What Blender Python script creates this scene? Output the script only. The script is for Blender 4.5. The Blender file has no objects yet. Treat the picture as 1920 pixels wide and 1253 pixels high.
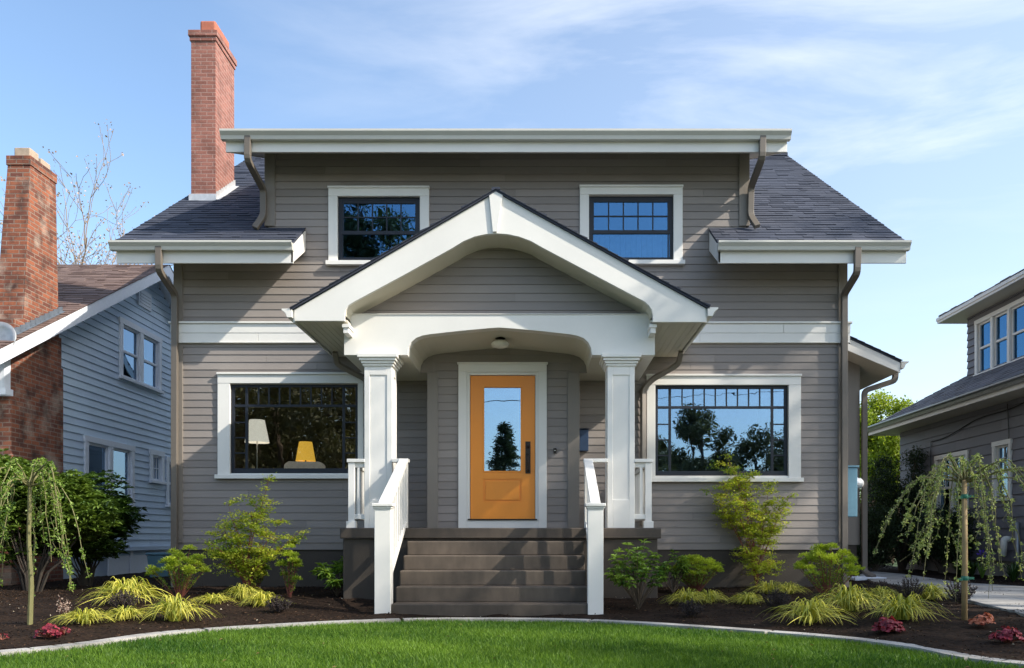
import bpy, bmesh, math, random
import numpy as np
from mathutils import Vector, Matrix

scene = bpy.context.scene
C = scene.collection
R = math.radians
# ------------------------------------------------------------ camera, sky, sun
F = 1560.0; VX = 1012.0; VY = 1010.0; CZ = 0.86
cam_d = bpy.data.cameras.new('camera'); cam = bpy.data.objects.new('camera', cam_d); C.objects.link(cam)
cam.location = (0, 0, CZ); cam.rotation_euler = (R(90), 0, 0)
cam_d.sensor_width = 36; cam_d.lens = 36 * F / 1920
cam_d.shift_x = (960 - VX) / 1920; cam_d.shift_y = (VY - 626.5) / 1920
cam_d.clip_end = 3000
scene.camera = cam
scene.render.resolution_x = 1024; scene.render.resolution_y = 668

SUN_EL = R(37); SUN_H = Vector((0.93, -0.37)).normalized()
sun_dir = Vector((SUN_H.x * math.cos(SUN_EL), SUN_H.y * math.cos(SUN_EL), math.sin(SUN_EL)))
sl = bpy.data.lights.new('sun', 'SUN'); sl.energy = 3.2; sl.angle = R(0.6); sl.color = (1.0, 0.93, 0.82)
so = bpy.data.objects.new('sun', sl); C.objects.link(so)
so.rotation_euler = sun_dir.to_track_quat('Z', 'Y').to_euler(); so.location = (30, -20, 40)

world = bpy.data.worlds.new('World'); scene.world = world; world.use_nodes = True
wn = world.node_tree.nodes; wl = world.node_tree.links; wn.clear()
wo = wn.new('ShaderNodeOutputWorld'); bg = wn.new('ShaderNodeBackground'); sky = wn.new('ShaderNodeTexSky')
sky.sky_type = 'NISHITA'; sky.sun_disc = False; sky.sun_elevation = SUN_EL
sky.sun_rotation = math.atan2(SUN_H.x, SUN_H.y)
sky.air_density = 1.0; sky.dust_density = 2.0; sky.ozone_density = 0.9; sky.altitude = 100
bg.inputs['Strength'].default_value = 0.15
# thin wind-drawn cirrus: stretched noise over the sky direction
tc = wn.new('ShaderNodeTexCoord')
mp = wn.new('ShaderNodeMapping'); mp.inputs['Rotation'].default_value = (0, R(-13), R(0)); mp.inputs['Scale'].default_value = (1.5, 1.5, 7.5)
mp.inputs['Location'].default_value = (0.4, 0.2, 0.9)
n1 = wn.new('ShaderNodeTexNoise'); n1.inputs['Scale'].default_value = 1.5; n1.inputs['Detail'].default_value = 9; n1.inputs['Roughness'].default_value = 0.58; n1.inputs['Distortion'].default_value = 0.5
n2 = wn.new('ShaderNodeTexNoise'); n2.inputs['Scale'].default_value = 1.7; n2.inputs['Detail'].default_value = 3
cr = wn.new('ShaderNodeValToRGB'); cr.color_ramp.elements[0].position = 0.45; cr.color_ramp.elements[1].position = 0.72
cr2 = wn.new('ShaderNodeValToRGB'); cr2.color_ramp.elements[0].position = 0.36; cr2.color_ramp.elements[1].position = 0.62
mul = wn.new('ShaderNodeMath'); mul.operation = 'MULTIPLY'
mul2 = wn.new('ShaderNodeMath'); mul2.operation = 'MULTIPLY'; mul2.inputs[1].default_value = 0.85
mix = wn.new('ShaderNodeMixRGB'); mix.inputs['Color2'].default_value = (4.4, 4.5, 4.6, 1)
wl.new(tc.outputs['Generated'], mp.inputs['Vector']); wl.new(mp.outputs[0], n1.inputs['Vector']); wl.new(tc.outputs['Generated'], n2.inputs['Vector'])
wl.new(n1.outputs['Fac'], cr.inputs[0]); wl.new(n2.outputs['Fac'], cr2.inputs[0])
sx = wn.new('ShaderNodeSeparateXYZ'); wl.new(tc.outputs['Generated'], sx.inputs[0])
mr = wn.new('ShaderNodeMapRange'); mr.inputs[1].default_value = -0.36; mr.inputs[2].default_value = 0.38; mr.inputs[3].default_value = 0.02; wl.new(sx.outputs['X'], mr.inputs[0])
mr2 = wn.new('ShaderNodeMapRange'); mr2.inputs[1].default_value = 0.26; mr2.inputs[2].default_value = 0.55; mr2.inputs[3].default_value = 0.10; wl.new(sx.outputs['Z'], mr2.inputs[0])
mq = wn.new('ShaderNodeMath'); mq.operation = 'MULTIPLY'; wl.new(mr.outputs[0], mq.inputs[0]); wl.new(mr2.outputs[0], mq.inputs[1])
mq2 = wn.new('ShaderNodeMath'); mq2.operation = 'MULTIPLY'; wl.new(cr2.outputs[0], mq2.inputs[0]); wl.new(mq.outputs[0], mq2.inputs[1])
wl.new(cr.outputs[0], mul.inputs[0]); wl.new(mq2.outputs[0], mul.inputs[1]); wl.new(mul.outputs[0], mul2.inputs[0])
veil = wn.new('ShaderNodeMath'); veil.operation = 'MULTIPLY_ADD'; veil.inputs[1].default_value = 0.17; veil.inputs[2].default_value = 0.0; wl.new(mr.outputs[0], veil.inputs[0])
low = wn.new('ShaderNodeMapRange'); low.inputs[1].default_value = 0.02; low.inputs[2].default_value = 0.34; low.inputs[3].default_value = 0.08; low.inputs[4].default_value = 0.0; wl.new(sx.outputs['Z'], low.inputs[0])
vl = wn.new('ShaderNodeMath'); vl.operation = 'ADD'; wl.new(veil.outputs[0], vl.inputs[0]); wl.new(low.outputs[0], vl.inputs[1])
vmax = wn.new('ShaderNodeMath'); vmax.operation = 'ADD'; vmax.use_clamp = True; wl.new(vl.outputs[0], vmax.inputs[0]); wl.new(mul2.outputs[0], vmax.inputs[1])
wl.new(vmax.outputs[0], mix.inputs['Fac']); tn = wn.new('ShaderNodeMixRGB'); tn.blend_type = 'MULTIPLY'; tn.inputs[0].default_value = 1; tn.inputs[2].default_value = (0.87, 0.94, 0.97, 1); wl.new(sky.outputs[0], tn.inputs[1]); wl.new(tn.outputs[0], mix.inputs['Color1'])
wl.new(mix.outputs[0], bg.inputs['Color']); wl.new(bg.outputs[0], wo.inputs['Surface'])
scene.view_settings.view_transform = 'Standard'; scene.view_settings.look = 'None'
scene.view_settings.exposure = 1.07; scene.view_settings.gamma = 1

# ------------------------------------------------------------ helpers
rnd = random.Random(7); NR = np.random.RandomState(11)
def at(px, py, Y): return Vector(((px - VX) / F * Y, Y, CZ + (VY - py) / F * Y))
def xa(px, Y): return (px - VX) / F * Y
def za(py, Y): return CZ + (VY - py) / F * Y

class MB:
    def __init__(s): s.v = []; s.f = []; s.var = []; s.marks = []
    def mark(s): s.marks.append((len(s.v), len(s.f)))
    def build_pieces(s, name, mat, parent=None, bevel=0):   # one object per marked piece
        b = [(0, 0)] + s.marks + [(len(s.v), len(s.f))]; out = []
        for (v0, f0), (v1, f1) in zip(b[:-1], b[1:]):
            if f1 > f0:
                m = MB(); m.v = s.v[v0:v1]; m.f = [tuple(i - v0 for i in f) for f in s.f[f0:f1]]; m.var = s.var[f0:f1]; out.append(m.build(name, mat, parent, bevel))
        return out
    def face(s, pts, var=0.5):
        n = len(s.v); s.v += [tuple(p) for p in pts]; s.f.append(tuple(range(n, n + len(pts)))); s.var.append(var)
    def box(s, x0, x1, y0, y1, z0, z1, var=None):
        var = rnd.random() if var is None else var
        if x0 > x1: x0, x1 = x1, x0
        if y0 > y1: y0, y1 = y1, y0
        if z0 > z1: z0, z1 = z1, z0
        n = len(s.v)
        s.v += [(x0,y0,z0),(x1,y0,z0),(x1,y1,z0),(x0,y1,z0),(x0,y0,z1),(x1,y0,z1),(x1,y1,z1),(x0,y1,z1)]
        for q in ((0,3,2,1),(4,5,6,7),(0,1,5,4),(1,2,6,5),(2,3,7,6),(3,0,4,7)):
            s.f.append(tuple(n + i for i in q)); s.var.append(var)
        return s
    def hexa(s, p, var=None):   # 8 points: bottom 4, top 4
        var = rnd.random() if var is None else var
        n = len(s.v); s.v += [tuple(q) for q in p]
        for q in ((0,3,2,1),(4,5,6,7),(0,1,5,4),(1,2,6,5),(2,3,7,6),(3,0,4,7)):
            s.f.append(tuple(n + i for i in q)); s.var.append(var)
        return s
    def prism(s, pts, d, var=0.5):   # planar polygon swept along d
        d = Vector(d); n = len(s.v); k = len(pts)
        s.v += [tuple(p) for p in pts] + [tuple(Vector(p) + d) for p in pts]
        s.f.append(tuple(range(n, n + k))); s.var.append(var)
        s.f.append(tuple(range(n + 2 * k - 1, n + k - 1, -1))); s.var.append(var)
        for i in range(k):
            j = (i + 1) % k
            s.f.append((n + j, n + i, n + k + i, n + k + j)); s.var.append(var)
        return s
    def strip(s, pts, d, t, up=(0,0,1), var=0.5):  # open profile swept along d, thickened by t along up
        d = Vector(d); up = Vector(up) * t
        for a, b in zip(pts[:-1], pts[1:]):
            a = Vector(a); b = Vector(b)
            s.hexa([a, b, b + d, a + d, a + up, b + up, b + d + up, a + d + up], var)
        return s
    def tube(s, pts, r, seg=8, cap=True, sq=None, var=0.5):   # round, or sq=(w,h) rectangular section
        pts = [Vector(p) for p in pts]; n0 = len(s.v)
        rs = r if isinstance(r, (list, tuple)) else [r] * len(pts)
        up = None; k = 4 if sq else seg
        for i, p in enumerate(pts):
            if i == 0: t = pts[1] - p
            elif i == len(pts) - 1: t = p - pts[-2]
            else: t = (pts[i+1] - p).normalized() + (p - pts[i-1]).normalized()
            t.normalize()
            if up is None:
                up = Vector((0, 1, 0)) if abs(t.y) < 0.9 else Vector((0, 0, 1))
            a = t.cross(up).normalized(); b = a.cross(t).normalized(); up = b
            if sq:
                for cx, cy in ((-1,-1),(1,-1),(1,1),(-1,1)):
                    s.v.append(tuple(p + a * cx * sq[0] / 2 + b * cy * sq[1] / 2))
            else:
                for j in range(seg):
                    th = 2 * math.pi * j / seg
                    s.v.append(tuple(p + (a * math.cos(th) + b * math.sin(th)) * rs[i]))
        for i in range(len(pts) - 1):
            for j in range(k):
                q = (j + 1) % k
                s.f.append((n0 + i*k + j, n0 + i*k + q, n0 + (i+1)*k + q, n0 + (i+1)*k + j)); s.var.append(var)
        if cap:
            s.f.append(tuple(n0 + j for j in range(k - 1, -1, -1))); s.var.append(var)
            m = n0 + (len(pts) - 1) * k; s.f.append(tuple(m + j for j in range(k))); s.var.append(var)
        return s
    def lathe(s, c, prof, seg=20, var=0.5):   # prof: (r, z) list
        c = Vector(c); n0 = len(s.v)
        for r, z in prof:
            for j in range(seg):
                th = 2 * math.pi * j / seg
                s.v.append((c.x + r * math.cos(th), c.y + r * math.sin(th), c.z + z))
        for i in range(len(prof) - 1):
            for j in range(seg):
                q = (j + 1) % seg
                s.f.append((n0 + i*seg + j, n0 + i*seg + q, n0 + (i+1)*seg + q, n0 + (i+1)*seg + j)); s.var.append(var)
        return s
    def build(s, name, mat, parent=None, bevel=0, smooth=False):
        me = bpy.data.meshes.new(name)
        me.from_pydata([tuple(v) for v in s.v], [], s.f)
        at_ = me.attributes.new('var', 'FLOAT', 'FACE'); at_.data.foreach_set('value', s.var)
        me.materials.append(mat)
        V = np.array(s.v, dtype=np.float64)
        me.update()
        nl = len(me.loops); li = np.empty(nl, dtype=np.int32); me.loops.foreach_get('vertex_index', li)
        npoly = len(me.polygons); nor = np.empty(npoly * 3); me.polygons.foreach_get('normal', nor); nor = np.abs(nor.reshape(-1, 3))
        tot = np.empty(npoly, dtype=np.int32); me.polygons.foreach_get('loop_total', tot)
        ln = np.repeat(nor, tot, axis=0); P = V[li]
        ax = np.argmax(ln, axis=1)
        u = np.where(ax == 0, P[:, 1], P[:, 0]); w = np.where(ax == 2, P[:, 1], P[:, 2])
        uv = me.uv_layers.new(name='UVMap'); uv.data.foreach_set('uv', np.stack([u, w], 1).ravel())
        if smooth: me.polygons.foreach_set('use_smooth', [True] * npoly)
        me.validate()
        bm = bmesh.new(); bm.from_mesh(me); bmesh.ops.recalc_face_normals(bm, faces=bm.faces); bm.to_mesh(me); bm.free()
        o = bpy.data.objects.new(name, me); C.objects.link(o)
        if parent:
            o.parent = parent; o.matrix_parent_inverse = parent_inv(parent)
        if bevel:
            m = o.modifiers.new('bevel', 'BEVEL'); m.width = bevel; m.segments = 2; m.limit_method = 'ANGLE'; m.angle_limit = R(40)
        return o
def parent_inv(p):
    return Matrix.Translation(p.location).inverted() if p.parent is None else Matrix.Identity(4)
def tag(o, label=None, cat=None, group=None, kind=None):
    if label: o['label'] = label
    if cat: o['category'] = cat
    if group: o['group'] = group
    if kind: o['kind'] = kind
    return o
def thing(name, label, cat, loc=(0,0,0), group=None):
    o = bpy.data.objects.new(name, None); C.objects.link(o); o.location = loc; o.empty_display_size = 0.2
    return tag(o, label, cat, group)
def npmesh(name, V, faces, var, mat, parent=None, local=False, smooth=False):
    """numpy mesh; faces: (n,k) array; var per face"""
    me = bpy.data.meshes.new(name); k = faces.shape[1]; n = faces.shape[0]
    me.vertices.add(len(V)); me.vertices.foreach_set('co', V.astype(np.float32).ravel())
    me.loops.add(n * k); me.loops.foreach_set('vertex_index', faces.astype(np.int32).ravel())
    me.polygons.add(n); me.polygons.foreach_set('loop_start', np.arange(0, n * k, k, dtype=np.int32))
    me.polygons.foreach_set('loop_total', np.full(n, k, dtype=np.int32))
    if smooth: me.polygons.foreach_set('use_smooth', np.ones(n, dtype=bool))
    a = me.attributes.new('var', 'FLOAT', 'FACE'); a.data.foreach_set('value', var.astype(np.float32))
    me.materials.append(mat); me.update(calc_edges=True)
    o = bpy.data.objects.new(name, me); C.objects.link(o)
    if parent:
        o.parent = parent
        if not local: o.matrix_parent_inverse = parent_inv(parent)
    return o

# ------------------------------------------------------------ materials
def nodes_of(name):
    m = bpy.data.materials.new(name); m.use_nodes = True
    nt = m.node_tree; b = nt.nodes['Principled BSDF']
    return m, nt, b
def mth(nt, op, a, b):
    n = nt.nodes.new('ShaderNodeMath'); n.operation = op
    for i, x in enumerate((a, b)):
        if isinstance(x, (int, float)): n.inputs[i].default_value = x
        else: nt.links.new(x, n.inputs[i])
    return n.outputs[0]
def var_color(nt, c0, c1):
    a = nt.nodes.new('ShaderNodeAttribute'); a.attribute_name = 'var'
    r = nt.nodes.new('ShaderNodeMixRGB'); r.inputs[1].default_value = (*c0, 1); r.inputs[2].default_value = (*c1, 1)
    nt.links.new(a.outputs['Fac'], r.inputs[0]); return r.outputs[0]
def noise_tex(nt, scale, detail=4, coord='Object', stretch=None):
    t = nt.nodes.new('ShaderNodeTexCoord'); n = nt.nodes.new('ShaderNodeTexNoise')
    n.inputs['Scale'].default_value = scale; n.inputs['Detail'].default_value = detail
    if stretch:
        mpn = nt.nodes.new('ShaderNodeMapping'); mpn.inputs['Scale'].default_value = stretch
        nt.links.new(t.outputs[coord], mpn.inputs[0]); nt.links.new(mpn.outputs[0], n.inputs['Vector'])
    else: nt.links.new(t.outputs[coord], n.inputs['Vector'])
    return n.outputs['Fac']
def ramp(nt, fac, p0, p1, c0, c1):
    r = nt.nodes.new('ShaderNodeValToRGB'); e = r.color_ramp.elements
    e[0].position = p0; e[1].position = p1; e[0].color = (*c0, 1); e[1].color = (*c1, 1)
    nt.links.new(fac, r.inputs[0]); return r.outputs[0]
def mixc(nt, mode, fac, a, b):
    r = nt.nodes.new('ShaderNodeMixRGB'); r.blend_type = mode
    for i, x in enumerate((fac, a, b)):
        if isinstance(x, (int, float)): r.inputs[i].default_value = x
        elif isinstance(x, tuple): r.inputs[i].default_value = (*x, 1)
        else: nt.links.new(x, r.inputs[i])
    return r.outputs[0]
def bump(nt, b, h, strength, dist=0.01):
    bn = nt.nodes.new('ShaderNodeBump'); bn.inputs['Strength'].default_value = strength; bn.inputs['Distance'].default_value = dist
    nt.links.new(h, bn.inputs['Height']); nt.links.new(bn.outputs[0], b.inputs['Normal'])
def paint(name, col, rough=0.5, vary=0.08, dirt=0.12, grain=(2, 2, 60), scale=1.0, bstr=0.12, gc=0.06):
    m, nt, b = nodes_of(name)
    c = var_color(nt, tuple(x * (1 - vary) for x in col), tuple(min(1, x * (1 + vary)) for x in col))
    d = noise_tex(nt, 1.3, 6); dr = ramp(nt, d, 0.3, 0.7, (1 - dirt,) * 3, (1, 1, 1))
    g = noise_tex(nt, 9 * scale, 4, 'Object', grain); gr = ramp(nt, g, 0.25, 0.75, (1-gc,)*3, (1+gc*.5,)*3)
    c = mixc(nt, 'MULTIPLY', 1.0, mixc(nt, 'MULTIPLY', 1.0, c, dr), gr)
    nt.links.new(c, b.inputs['Base Color'])
    rr = nt.nodes.new('ShaderNodeMapRange'); rr.inputs[3].default_value = rough - 0.08; rr.inputs[4].default_value = rough + 0.12
    nt.links.new(d, rr.inputs[0]); nt.links.new(rr.outputs[0], b.inputs['Roughness'])
    bump(nt, b, g, bstr, 0.004)
    return m
def simple(name, col, rough=0.5, metal=0.0, var=0.0):
    m, nt, b = nodes_of(name)
    n = noise_tex(nt, 14, 4); c = ramp(nt, n, 0.3, 0.7, tuple(x * 0.85 for x in col), tuple(min(1, x * 1.1) for x in col))
    nt.links.new(c, b.inputs['Base Color']); b.inputs['Roughness'].default_value = rough; b.inputs['Metallic'].default_value = metal
    return m
def leafmat(name, c0, c1, rough=0.45, trans=0.35, spec=0.4):
    m, nt, b = nodes_of(name)
    c = var_color(nt, c0, c1); nt.links.new(c, b.inputs['Base Color']); b.inputs['Roughness'].default_value = rough
    b.inputs['Specular IOR Level'].default_value = spec
    tr = nt.nodes.new('ShaderNodeBsdfTranslucent')
    tcol = mixc(nt, 'MULTIPLY', 1.0, c, (1.2, 1.25, 0.6)); nt.links.new(tcol, tr.inputs['Color'])
    ms = nt.nodes.new('ShaderNodeMixShader'); ms.inputs[0].default_value = trans
    nt.links.new(b.outputs[0], ms.inputs[1]); nt.links.new(tr.outputs[0], ms.inputs[2])
    nt.links.new(ms.outputs[0], nt.nodes['Material Output'].inputs['Surface'])
    return m
def glassmat(name, refl, tint, wav=0.02):
    m, nt, b = nodes_of(name); nt.nodes.remove(b)
    gl = nt.nodes.new('ShaderNodeBsdfGlossy'); gl.inputs['Roughness'].default_value = 0.004; gl.inputs['Color'].default_value = (*tint, 1)
    tp = nt.nodes.new('ShaderNodeBsdfTransparent'); tp.inputs['Color'].default_value = (0.75, 0.8, 0.8, 1)
    fr = nt.nodes.new('ShaderNodeFresnel'); fr.inputs['IOR'].default_value = 1.5
    ad = mth(nt, 'ADD', fr.outputs[0], refl - 0.04)
    n = noise_tex(nt, 3.0, 2); bn = nt.nodes.new('ShaderNodeBump'); bn.inputs['Strength'].default_value = wav; bn.inputs['Distance'].default_value = 0.05
    nt.links.new(n, bn.inputs['Height']); nt.links.new(bn.outputs[0], gl.inputs['Normal'])
    ms = nt.nodes.new('ShaderNodeMixShader'); nt.links.new(ad, ms.inputs[0]); nt.links.new(tp.outputs[0], ms.inputs[1]); nt.links.new(gl.outputs[0], ms.inputs[2])
    nt.links.new(ms.outputs[0], nt.nodes['Material Output'].inputs['Surface'])
    return m
def brickmat(name, c1, c2, mortar, w=0.2, h=0.068, ms=0.009, blot=0.4, blotc=(0.05, 0.025, 0.02), pale=0):
    m, nt, b = nodes_of(name)
    t = nt.nodes.new('ShaderNodeTexCoord'); br = nt.nodes.new('ShaderNodeTexBrick')
    ns = nt.nodes.new('ShaderNodeTexNoise'); ns.inputs['Scale'].default_value = 9; nt.links.new(t.outputs['UV'], ns.inputs['Vector'])
    wob = mixc(nt, 'MIX', 0.012, t.outputs['UV'], ns.outputs['Color'])
    nt.links.new(wob, br.inputs['Vector'])
    br.inputs['Scale'].default_value = 1; br.inputs['Brick Width'].default_value = w; br.inputs['Row Height'].default_value = h
    br.inputs['Mortar Size'].default_value = ms; br.inputs['Mortar Smooth'].default_value = 0.3; br.inputs['Bias'].default_value = -0.1
    br.inputs['Color1'].default_value = (*c1, 1); br.inputs['Color2'].default_value = (*c2, 1); br.inputs['Mortar'].default_value = (*mortar, 1)
    n = noise_tex(nt, 4, 6); f = ramp(nt, n, 0.48, 0.72, (0, 0, 0), (1, 1, 1))
    f2 = mixc(nt, 'MULTIPLY', 1.0, f, (blot,) * 3)
    c = mixc(nt, 'MIX', f2, br.outputs['Color'], blotc)
    if pale:
        n4 = noise_tex(nt, 2.3, 7); c = mixc(nt, 'MIX', mixc(nt, 'MULTIPLY', 1.0, ramp(nt, n4, 0.56, 0.70, (0,0,0), (1,1,1)), (pale,)*3), c, (0.50, 0.40, 0.32))
    n3 = noise_tex(nt, 60, 3); c = mixc(nt, 'MULTIPLY', 1.0, c, ramp(nt, n3, 0.3, 0.7, (0.82,) * 3, (1.12,) * 3))
    nt.links.new(c, b.inputs['Base Color']); b.inputs['Roughness'].default_value = 0.85
    inv = mth(nt, 'SUBTRACT', 1.0, br.outputs['Fac']); bump(nt, b, inv, 0.7, 0.012)
    return m
def shinglemat(name, c0, c1):
    m, nt, b = nodes_of(name)
    c = var_color(nt, c0, c1); n = noise_tex(nt, 90, 3); c = mixc(nt, 'MULTIPLY', 1.0, c, ramp(nt, n, 0.3, 0.7, (0.7,) * 3, (1.25,) * 3))
    n2 = noise_tex(nt, 0.8, 4); c = mixc(nt, 'MULTIPLY', 1.0, c, ramp(nt, n2, 0.3, 0.7, (0.85,) * 3, (1.15,) * 3))
    nt.links.new(c, b.inputs['Base Color']); b.inputs['Roughness'].default_value = 0.8; bump(nt, b, n, 0.5, 0.004)
    return m
M = {}
M['siding'] = paint('taupe_siding_paint', (0.277, 0.242, 0.219), 0.55, 0.12, 0.12, (1.2, 1.2, 40))
M['taupe_trim'] = paint('taupe_trim_paint', (0.23, 0.20, 0.17), 0.45, 0.02, 0.08, (30, 30, 1.5))
M['white'] = paint('white_trim_paint', (0.81, 0.785, 0.735), 0.45, 0.03, 0.09, (3, 3, 3), bstr=0.02, gc=.012)
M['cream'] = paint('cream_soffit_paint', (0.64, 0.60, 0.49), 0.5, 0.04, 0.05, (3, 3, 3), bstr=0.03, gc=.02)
M['gutter'] = paint('pale_gutter_paint', (0.60, 0.585, 0.53), 0.35, 0.01, 0.08, (1, 1, 1), bstr=0.02, gc=.015)
M['found'] = paint('dark_foundation_paint', (0.064, 0.051, 0.039), 0.75, 0.03, 0.2, (6, 6, 6), bstr=0.5)
M['step'] = paint('brown_step_paint', (0.112, 0.086, 0.064), 0.62, 0.05, 0.45, (1.2, 1.2, .5), bstr=0.4, gc=.28)
M['sash'] = paint('navy_black_sash', (0.008, 0.012, 0.022), 0.5, 0.02, 0.05, (2, 2, 2), bstr=0.03)
M['door'] = paint('ochre_door_paint', (0.93, 0.315, 0.03), 0.4, 0.01, 0.04, (60, 60, 1.5), bstr=0.05)
M['spout'] = paint('brown_spout_paint', (0.16, 0.135, 0.11), 0.45, 0.02, 0.1)
M['bronze'] = simple('dark_bronze', (0.035, 0.028, 0.024), 0.35, 0.8)
M['glass'] = glassmat('window_glass', 0.30, (0.52, 0.74, 1.0))
M['glass_dark'] = glassmat('window_glass_plain', 0.14, (0.9, 0.85, 0.8))
M['glass_blue'] = glassmat('upper_window_glass', 0.24, (0.22, 0.5, 0.85))
M['door_glass'] = glassmat('door_glass', 0.38, (0.6, 0.8, 1.0), 0.008)
M['shingle'] = shinglemat('slate_grey_asphalt_shingle', (0.024, 0.031, 0.052), (0.050, 0.057, 0.082))
M['shingle_brown'] = shinglemat('brown_asphalt_shingle', (0.10, 0.06, 0.048), (0.20, 0.135, 0.11))
M['shingle_grey'] = shinglemat('grey_asphalt_shingle', (0.09, 0.09, 0.105), (0.19, 0.185, 0.20))
M['brick_pink'] = brickmat('pink_brick', (0.34, 0.14, 0.105), (0.23, 0.09, 0.068), (0.40, 0.25, 0.21), w=.19, h=.062, blot=0.45, ms=0.007)
M['brick_old'] = brickmat('old_red_brick', (0.33, 0.105, 0.05), (0.13, 0.043, 0.03), (0.27, 0.19, 0.145), blot=0.9, ms=0.009, pale=.6)
M['concrete_cap'] = simple('weathered_cap', (0.42, 0.33, 0.25), 0.9)
M['clay'] = simple('clay_flue', (0.42, 0.14, 0.085), 0.8)
M['flash'] = simple('lead_flashing', (0.62, 0.62, 0.63), 0.4, 0.3)
M['lead'] = simple('old_lead', (0.16, 0.19, 0.23), 0.5, 0.3)
M['blue_siding'] = paint('pale_blue_siding_paint', (0.68, 0.82, 1.0), 0.6, 0.05, 0.12, (1.2, 1.2, 40))
M['blue_trim'] = paint('pale_trim_paint', (0.86, 0.90, 0.98), 0.5, 0.02, 0.08, (3, 3, 3))
M['grey_siding'] = paint('slate_grey_siding_paint', (0.19, 0.185, 0.205), 0.6, 0.09, 0.12, (1.2, 1.2, 30))
M['dark_room'] = simple('dim_room_wall', (0.12, 0.085, 0.06), 0.9)
M['room_floor'] = simple('dim_room_floor', (0.05, 0.03, 0.02), 0.6)
M['shade_white'] = simple('white_lamp_shade', (0.80, 0.74, 0.66), 0.9)
M['shade_yellow'] = simple('mustard_lamp_shade', (0.75, 0.36, 0.05), 0.9)
def emis(m, col, s):
    b = m.node_tree.nodes['Principled BSDF']; b.inputs['Emission Color'].default_value = (*col, 1); b.inputs['Emission Strength'].default_value = s
emis(M['shade_white'], (0.9, 0.78, 0.66), 0.6); emis(M['shade_yellow'], (0.95, 0.5, 0.06), 0.6)
M['bulb'] = simple('warm_bulb', (0.9, 0.6, 0.2), 0.5); emis(M['bulb'], (1.0, 0.6, 0.15), 2.5)
M['sofa'] = simple('pale_glowing_sofa', (0.55, 0.48, 0.42), 0.9); emis(M['sofa'], (0.5, 0.42, 0.36), 0.22)  # emission on the sofa stands in for lamplight falling on it
M['milk'] = simple('milk_glass', (0.80, 0.78, 0.70), 0.25)
M['curtain'] = simple('blue_grey_curtain', (0.25, 0.30, 0.36), 0.9)
M['blue_plastic'] = paint('blue_grey_box_paint', (0.18, 0.36, 0.46), 0.45, 0.01, 0.1, (2, 2, 2))
M['mailbox'] = simple('navy_steel', (0.03, 0.055, 0.11), 0.35, 0.2)
M['bark'] = simple('grey_brown_bark', (0.11, 0.08, 0.055), 0.9)
M['bark_dark'] = simple('dark_bark', (0.045, 0.035, 0.026), 0.9)
M['bark_pale'] = simple('pale_twig', (0.33, 0.26, 0.21), 0.9)
M['bark_red'] = simple('reddish_stem', (0.22, 0.07, 0.045), 0.7)
M['stake'] = simple('bamboo_stake', (0.36, 0.25, 0.12), 0.7)
M['green_tie'] = simple('green_tape', (0.02, 0.16, 0.10), 0.5)
M['pipe_grey'] = simple('grey_pipe', (0.35, 0.36, 0.37), 0.4, 0.5)

def mk_concrete(name, col):
    m, nt, b = nodes_of(name)
    a = noise_tex(nt, 2.6, 8); c = ramp(nt, a, 0.35, 0.65, tuple(x * 0.58 for x in col), col)
    n = noise_tex(nt, 120, 3); c = mixc(nt, 'MULTIPLY', 1.0, c, ramp(nt, n, 0.3, 0.7, (0.82,) * 3, (1.1,) * 3))
    nt.links.new(c, b.inputs['Base Color']); b.inputs['Roughness'].default_value = 0.88; bump(nt, b, n, 0.4, 0.004); return m
M['concrete'] = mk_concrete('concrete', (0.42, 0.40, 0.37))
M['asphalt'] = mk_concrete('asphalt', (0.07, 0.07, 0.072))
def mk_mulch():
    m, nt, b = nodes_of('dark_mulch')
    a = noise_tex(nt, 28, 8); c = ramp(nt, a, 0.32, 0.72, (0.008, 0.0052, 0.0036), (0.034, 0.0205, 0.0135))
    n = noise_tex(nt, 2.2, 4); c = mixc(nt, 'MULTIPLY', 1.0, c, ramp(nt, n, 0.3, 0.7, (0.7,) * 3, (1.3,) * 3))
    nt.links.new(c, b.inputs['Base Color']); b.inputs['Roughness'].default_value = 0.95; b.inputs['Specular IOR Level'].default_value = 0.1; bump(nt, b, a, 0.8, 0.012); return m
M['mulch'] = mk_mulch()
def mk_soilgrass():
    m, nt, b = nodes_of('turf_ground')
    a = noise_tex(nt, 40, 6); c = ramp(nt, a, 0.3, 0.7, (0.018, 0.032, 0.008), (0.045, 0.09, 0.018))
    nt.links.new(c, b.inputs['Base Color']); b.inputs['Roughness'].default_value = 0.95; bump(nt, b, a, 0.6, 0.02); return m
M['turf'] = mk_soilgrass()
M['chips'] = leafmat('bark_chips', (0.016, 0.009, 0.006), (0.17, 0.10, 0.06), 0.9, 0.0, 0.1)
M['dryleaf'] = leafmat('dry_leaf', (0.10, 0.07, 0.03), (0.30, 0.22, 0.09), 0.8, 0.1, 0.1)
M['debris'] = leafmat('pale_debris', (0.32, 0.26, 0.16), (0.55, 0.5, 0.4), 0.8, 0.0, 0.2)
M['grass'] = leafmat('lawn_blade', (0.03, 0.095, 0.012), (0.19, 0.31, 0.035), 0.5, 0.4, 0.25)
M['carex'] = leafmat('yellow_sedge_blade', (0.09, 0.15, 0.012), (0.90, 0.80, 0.15), 0.5, 0.35)
M['rhodo'] = leafmat('rhododendron_leaf', (0.06, 0.15, 0.02), (0.34, 0.48, 0.09), 0.35, 0.3)
M['rhodo_olive'] = leafmat('olive_rhododendron_leaf', (0.04, 0.085, 0.015), (0.21, 0.30, 0.06), 0.35, 0.28)
M['rhodo_dark'] = leafmat('dark_rhododendron_leaf', (0.025, 0.06, 0.014), (0.11, 0.19, 0.035), 0.35, 0.25)
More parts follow.
